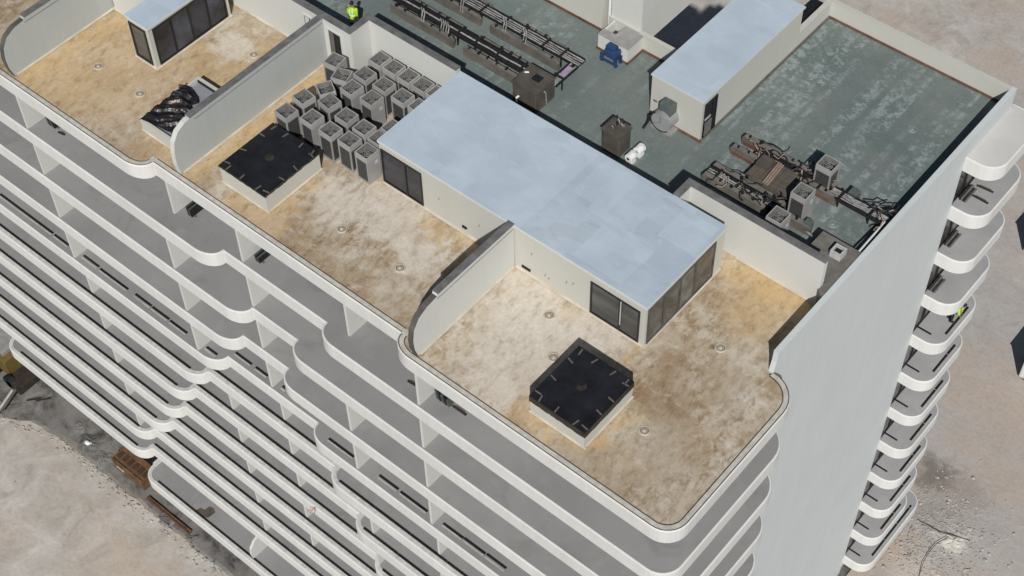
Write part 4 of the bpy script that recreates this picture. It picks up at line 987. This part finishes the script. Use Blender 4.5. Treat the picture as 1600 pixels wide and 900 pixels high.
# ------------------------------------------------------------------ people
def skin_body(name, joints, edges, mat, parent, root=0, sub=2):
    me = bpy.data.meshes.new(name); me.from_pydata([j[:3] for j in joints], edges, [])
    ob = bpy.data.objects.new(name, me); COL.objects.link(ob); ob.parent = parent; me.materials.append(M[mat])
    md = ob.modifiers.new('skin', 'SKIN'); md.use_smooth_shade = True
    lay = me.skin_vertices[0] if me.skin_vertices else None
    if lay is None:
        bpy.context.view_layer.objects.active = ob
        return ob
    for i, j in enumerate(joints): lay.data[i].radius = (j[3], j[3] if len(j) < 5 else j[4])
    lay.data[root].use_root = True
    s = ob.modifiers.new('subsurf', 'SUBSURF'); s.levels = sub; s.render_levels = sub
    return ob
def limb(parent, name, pts, rad, mat, n=8): return MB().tube(pts, rad, n).build(name, mat, parent, local=True, smooth=True)
def ellipsoid(c, r, n=12, m=8):
    prof = [(math.cos(math.pi*(i/m-.5)), math.sin(math.pi*(i/m-.5))) for i in range(m+1)]
    b = MB(); vs = [(c[0]+r[0]*p*math.cos(2*math.pi*k/n), c[1]+r[1]*p*math.sin(2*math.pi*k/n), c[2]+r[2]*q) for p, q in prof for k in range(n)]
    return b.add(vs, [(i*n+k, i*n+(k+1) % n, (i+1)*n+(k+1) % n, (i+1)*n+k) for i in range(m) for k in range(n)])
def finger_set(wrist, d, side, scale=1.0):
    """palm and five bent digits as edge chains; returns joints, edges to append"""
    d = Vector(d).normalized(); side = Vector(side).normalized(); w = Vector(wrist); nrm = d.cross(side)
    J = [(*(w+d*.05), .022, .034), (*(w+d*.095), .017, .036)]; E = [(-1, 0), (0, 1)]
    for k, (o, ln) in enumerate(((-.03, .075), (-.01, .085), (.012, .08), (.032, .062))):
        b = w+d*.10+side*o; i = len(J)
        J += [(*(b+d*ln*.5+nrm*.01), .009), (*(b+d*ln+nrm*.035), .008)]; E += [(1, i), (i, i+1)]
    i = len(J); b = w+d*.04-side*.045
    J += [(*b, .011), (*(b+d*.045-side*.012+nrm*.015), .009)]; E += [(0, i), (i, i+1)]
    return J, E
def person(label, loc, rotz, bend=0.0, vest='lime', sleeves=None, trousers='greycloth', arms='down', step=.0):
    p = thing('person', label, 'person', loc, rotz)
    # facing +y in local space; spine leans forward by bend (rad)
    hip = Vector((0, 0, .93)); up = Vector((0, math.sin(bend), math.cos(bend))); fw = Vector((0, math.cos(bend), -math.sin(bend)))
    S_ = lambda x, u, f=0: hip+Vector((x, 0, 0))+up*u+fw*f
    J = []; E = []
    def add(v, r, r2=None): J.append((v.x, v.y, v.z, r, r if r2 is None else r2)); return len(J)-1
    pel = add(hip, .14, .11); wa = add(S_(0, .18), .135, .10); ch = add(S_(0, .38), .165, .115); ne = add(S_(0, .53), .06); 
    hd = up if bend < .5 else Vector((0, math.sin(bend*.75), math.cos(bend*.75)))
    nk = S_(0, .53); h0 = nk+hd*.07; h1 = nk+hd*.17; h2 = nk+hd*.255
    a = add(h0, .06, .065); b = add(h1, .078, .095); c = add(h2, .062, .075)
    E += [(pel, wa), (wa, ch), (ch, ne), (ne, a), (a, b), (b, c)]
    hands = []
    for s in (-1, 1):
        sh = add(S_(.17*s, .46), .068)
        if arms == 'down': el, wr = S_(.23*s, .17, -.02), S_(.22*s, -.07, .08)
        else: el, wr = S_(.25*s, .30, .24), S_(.14*s, .16, .46)
        e = add(el, .045); w = add(wr, .028); E += [(ch, sh), (sh, e), (e, w)]
        dd = (wr-el).normalized(); fj, fe = finger_set(wr, dd, Vector((-s, 0, 0)) if arms != 'down' else Vector((0, -1, 0)))
        o = len(J)
        for q in fj: J.append(q if len(q) == 5 else (*q, q[3]))
        E += [((w if i < 0 else o+i), o+j) for i, j in fe]
        hands.append((el, wr))
        hp = add(Vector((.09*s, 0, .88)), .095); kn = add(Vector((.1*s, .03+step*s, .49)), .062); an = add(Vector((.1*s, -.02+step*s, .09)), .042)
        ft = add(Vector((.11*s, .12+step*s, .04)), .04)
        E += [(pel, hp), (hp, kn), (kn, an), (an, ft)]
    skin_body('body', J, E, 'skin', p)
    # clothing shells with their own folds
    st = lambda pts, r, nm, mt, n=12: limb(p, nm, pts, r, mt, n)
    ves = MB(); n = 14
    rows = [(-.10, .165, .125), (.05, .165, .13), (.2, .172, .135), (.36, .205, .15), (.47, .17, .12), (.52, .085, .08)]
    vs = []
    for u, rx, ry in rows:
        for k in range(n):
            t = 2*math.pi*k/n; q = hip+up*u+Vector((rx*math.cos(t), 0, 0))+fw*(ry*math.sin(t)); vs.append(q)
    fs = [(i*n+k, i*n+(k+1) % n, (i+1)*n+(k+1) % n, (i+1)*n+k) for i in range(len(rows)-1) for k in range(n)]
    ves.add(vs, fs).build('vest', vest, p, local=True, smooth=True)
    tp = MB()
    for u in (.08,):
        vs = []
        for uu, ex in ((u, .008), (u+.06, .008)):
            for k in range(n):
                t = 2*math.pi*k/n; vs.append(hip+up*uu+Vector(((.168+ex)*math.cos(t), 0, 0))+fw*((.133+ex)*math.sin(t)))
        tp.add(vs, [(k, (k+1) % n, n+(k+1) % n, n+k) for k in range(n)])
    for s in (-1, 1):
        tp.add([hip+up*u+Vector((x, 0, 0))+fw*f for u, f in ((.14, -.145), (.30, -.16), (.45, -.145)) for x in (.05*s, .1*s)], [(0, 1, 3, 2), (2, 3, 5, 4)])
    tp.build('reflective_tape', 'reflect', p, local=True)
    for s, (el, wr) in zip((-1, 1), hands):
        st([S_(.16*s, .48), S_(.2*s, .42), el*.98+wr*.02, el*.15+wr*.85], [.075, .078, .06, .048], 'sleeve', sleeves or vest, 10)
        st([Vector((.085*s, 0, .95)), Vector((.095*s, .01, .75)), Vector((.1*s, .03+step*s, .49)), Vector((.1*s, -.01+step*s, .12))], [.115, .11, .08, .072], 'trouser_leg', trousers, 10)
        MB().box(.1*s-.05, .1*s+.05, -.09+step*s, .19+step*s, 0, .1).build('boot', 'boot', p, local=True, bevel=.03)
    hc = nk+hd*.2
    hr = MB(); n = 14
    base = ellipsoid((0, -.012, .02), (.092, .112, .105), 14, 8); 
    R = hd.to_track_quat('Z', 'Y').to_matrix()
    if hd.x == 0 and abs(hd.y) < 1e-6: R = Matrix.Identity(3)
    ang = bend if bend < .5 else bend*.75
    R = Matrix.Rotation(-ang, 3, 'X')
    cut = [Vector(q) for q in base.v]
    keep = [f for f in base.f if sum(1 for i in f if cut[i].y > .045 and cut[i].z < .07) == 0 and max(cut[i].z for i in f) > -.045]
    MB().add([R @ q+hc for q in cut], keep).build('hair', 'hair', p, local=True, smooth=True)
    nose = R @ Vector((0, .105, -.02))+hc
    MB().add([nose+R @ Vector(q) for q in ((0, .02, -.012), (-.014, -.01, -.015), (.014, -.01, -.015), (0, -.01, .03))], [(0, 1, 2), (0, 2, 3), (0, 3, 1)]).build('nose', 'skin', p, local=True)
    ey = MB()
    for s in (-1, 1): ey.v, ey.f = (lambda e: (ey.v+e.v, ey.f+[tuple(i+len(ey.v) for i in f) for f in e.f]))(ellipsoid(tuple(R @ Vector((.03*s, .088, .012))+hc), (.011, .008, .007), 8, 5))
    ey.build('eyes', 'black', p, local=True)
    MB().add([R @ Vector(q)+hc for q in ((-.022, .099, -.06), (.022, .099, -.06), (.02, .097, -.068), (-.02, .097, -.068))], [(0, 1, 2, 3)]).build('mouth', 'redlead', p, local=True)
    return p
person('worker in a lime vest with white tape standing on the green roof', (-7.3, 6.0, ZG), math.radians(18), .1, trousers='darkcloth')
person('stooping worker in lime sleeves and black trousers on the end balcony', (19.66, 19.0, -12.81), math.radians(-78), .78, 'lime', 'lime', 'darkcloth', 'reach', .08)

# ------------------------------------------------------------------ things left on the balconies
def glass_stack(x, y, z, w, d, h, label, n=4):
    s = thing('glass_stack', label, 'glass sheets', (x, y, z), 0, 'sheets stored on the balconies')
    for k in range(n):
        M4 = Matrix.Translation((x+.02, y, z)) @ Matrix.Translation((w*k/n, 0, 0)) @ Matrix.Rotation(-.16, 4, 'Y')
        MB().box(0, w/n*.62, 0, d, 0, h-.04*k, M4).build('glass_sheet', 'glassgreen' if k % 2 == 0 else 'black', s)
    B(x-.05, x+w+.1, y+.1, y+.2, z, z+.05).build('batten', 'timber', s)
glass_stack(-17.0, -5.35, -3.245, .55, 1.3, .75, 'dark green sheets leaning beside the first fin at the far left')
glass_stack(-7.6, -5.05, -3.245, .3, 1.3, .55, 'dark green sheets leaning beside the fin under the middle terrace')
glass_stack(-3.3, -5.0, -3.245, .3, .9, .4, 'small dark sheets beside the fin below the covered skylight')
glass_stack(7.75, -5.45, -3.245, .75, 1.0, .6, 'striped dark sheets leaning beside the fin under the curved wall', 5)
def lumber(x, y, z, L, ang, label):
    t = thing('timber_offcut', label, 'timber', (x, y, z), ang, 'offcuts lying on the balconies')
    MB().box(-L/2, L/2, -.05, .05, 0, .07).build('board', 'skirt', t, local=True); MB().box(-L/2+.1, L/2-.15, .06, .13, 0, .05).build('board', 'plinth', t, local=True)
lumber(6.7, -5.5, -3.24, .9, .1, 'dark offcut lying left of the fin under the curved wall')
lumber(-16.0, -5.35, -3.24, .4, .2, 'short offcut right of the dark green sheets at the far left')
lumber(8.9, -5.3, -3.24, .7, 0, 'dark offcut right of the striped sheets')
for x, y, z, a, l in ((18.85, 18.0, -3.245, 1.2, 'dark boards leaning on the second end balcony from the top'), (18.8, 18.0, -6.445, 1.25, 'dark boards on the third end balcony from the top'), (18.8, 17.8, -9.645, 1.2, 'dark boards on the fourth end balcony from the top')):
    t = thing('board_pile', l, 'boards', (x, y, z), 0, 'boards on the end balconies')
    for k in range(4): MB().box(-.1+.09*k, -.03+.09*k, -.4, .55+.1*(k % 2), .02, .25-.05*k).build('board', 'coping' if k % 2 else 'skirt', t, local=True)
for k, (x, y) in enumerate(((19.5, 18.2), (19.35, 18.9))): lumber(x, y, -3.245, .8, .1*k, ('nearer' if k == 0 else 'farther')+' brown stick lying on the second end balcony from the top')
oc = thing('orange_bracket', 'small orange bracket left beside a fin low on the facade', 'bracket', (-2.1, -5.9, -22.445))
MB().tube([(-2.3, -5.95, -22.4), (-2.05, -5.6, -22.3), (-1.85, -5.85, -22.38)], .025, 6).build('arm', 'orange', oc); MB().tube([(-2.05, -5.6, -22.3), (-2.1, -5.95, -22.42)], .02, 6).build('arm', 'orange', oc)
ob_ = MB().sheet([(-14.25, -6.0), (-14.0, -6.12), (-13.5, -6.0), (-13.2, -5.7), (-13.15, -5.2), (-13.45, -5.05), (-13.75, -5.15), (-13.8, -5.5), (-14.1, -5.55)], -35.238).build('spill_stain', 'stain', tower)
# small cracks / debris marks on upper balcony floors
rb = random.Random(21); db = MB()
for i in range(60):
    x, y = rb.uniform(-16, 12), rb.uniform(-5.6, -4.8); k = rb.choice((1, 1, 2, 3)); s = rb.uniform(.02, .06)
    db.box(x-s, x+s*1.6, y-s*.5, y+s*.5, -H*k-.044, -H*k-.03)
for i in range(26):
    x, y = 5.2+rb.gauss(0, .4), -5.6+rb.gauss(0, .22); s = rb.uniform(.02, .07); db.box(x-s, x+s, y-.02, y+.02, -3.244, -3.225)
db.build('floor_debris', 'skirt', kind='stuff')

# ------------------------------------------------------------------ things on the ground
cz = GZ-.14
ct = thing('steel_skip', 'rusty brown steel skip with a compartment lid beside the building foot', 'skip', (-20.4, -5.9, cz))
B(-21.9, -18.95, -6.4, -5.15, cz+.05, cz+1.1).build('body', 'rustbox', ct, bevel=.04)
for i in range(6): B(-21.75+.48*i, -21.4+.48*i, -6.05, -5.55, cz+1.1, cz+1.13).build('lid_opening', 'rustdark', ct)
for i in range(7): B(-21.86+.48*i, -21.79+.48*i, -6.3, -5.2, cz+1.1, cz+1.18).build('rib', 'rustbox', ct)
for y in (-6.36, -5.2): B(-21.9, -18.95, y-.04, y+.04, cz+1.1, cz+1.2).build('rail', 'rustbox', ct)
B(-21.5, -20.8, -6.44, -6.4, cz+.5, cz+.58).build('plate', 'ledge', ct)
ol = thing('steel_channel', 'rust red steel channel lying along the lowest terrace edge', 'steel', (-16, -6.7, cz))
B(-18.4, -14.4, -6.68, -6.5, cz, cz+.2).build('web', 'rustbox', ol); B(-18.4, -14.4, -6.74, -6.68, cz, cz+.26).build('flange', 'redlead', ol)
# loader at the far left edge
ld = thing('loader', 'partly visible yellow and grey loader at the left edge', 'machine', (-32.5, -6.5, cz))
B(-35.6, -32.5, -6.3, -4.6, cz+.6, cz+2.2).build('body', 'yellow', ld, bevel=.08)
B(-36.0, -32.9, -6.0, -3.8, cz+2.2, cz+2.6).build('canopy', 'greysteel', ld, bevel=.05)
B(-32.4, -31.0, -6.7, -4.5, cz+.2, cz+.8).build('bucket', 'skirt', ld)
for y in (-8.2, -7.7): MB().box(-.09, .09, -1.1, 1.1, -.06, .06, Matrix.Translation((-31.2, y+.3, cz+.45)) @ Matrix.Rotation(.35, 4, 'Z')).build('ramp_rail', 'ledge' if y < -8 else 'plinth', ld)
for x in (-34.0, -32.3): MB().tube([(x, -6.7, cz+.5), (x, -6.3, cz+.5)], .5, 16).build('wheel', 'black', ld)
for i, (x, y) in enumerate(((-30.2, -6.3), (-29.7, -5.9))): lumber(x, y, cz, 1.0, .9, ('pale' if i else 'short')+' plank end beside the loader')
bs = thing('sand_bag', 'lone white bag lying on the dark trench soil', 'bag', (-24.6, -6.3, cz+.1)); ellipsoid((-24.6, -6.35, cz+.2), (.22, .16, .14)).build('sack', 'whiteplastic', bs, smooth=True); MB().tube([(-24.4, -6.3, cz+.25), (-24.3, -6.25, cz+.33)], [.05, .07], 6).build('neck', 'whiteplastic', bs)
def trailer(label, x, y, rz, L, w, h):
    t = thing('site_cabin', label, 'cabin', (x, y, GZ), rz, 'white site cabins')
    MB().box(-L/2, L/2, -w/2, w/2, .25, h).build('shell', 'trailer', t, local=True)
    c = MB()
    for i in range(int(L/.3)): c.box(-L/2+.05+.3*i, -L/2+.2+.3*i, -w/2-.03, -w/2, .3, h-.1)
    for i in range(int(w/.3)): c.box(L/2, L/2+.03, -w/2+.05+.3*i, -w/2+.2+.3*i, .3, h-.1)
    c.build('corrugation', 'trailer', t, local=True)
    MB().box(-L/2-.05, L/2+.05, -w/2-.05, w/2+.05, h, h+.08).build('roof', 'trailer', t, local=True)
    for sx in (-1, 1): MB().box(sx*L*.4-.2, sx*L*.4+.2, -w/2+.1, w/2-.1, 0, .25).build('skid', 'skirt', t, local=True)
    B(0, 0, 0, 0, 0, 0)
    MB().box(-L/4, -L/4+.9, -w/2-.045, -w/2-.032, .3, 2.2).build('door', 'greysteel', t, local=True)
trailer('white corrugated site cabin at the right edge, farther one', 17.2, 48.2, 0, 4.6, 2.4, 2.5)
trailer('white corrugated site cabin at the right edge, nearer one', 22.3, 38.2, 0, 4.6, 2.4, 2.5)
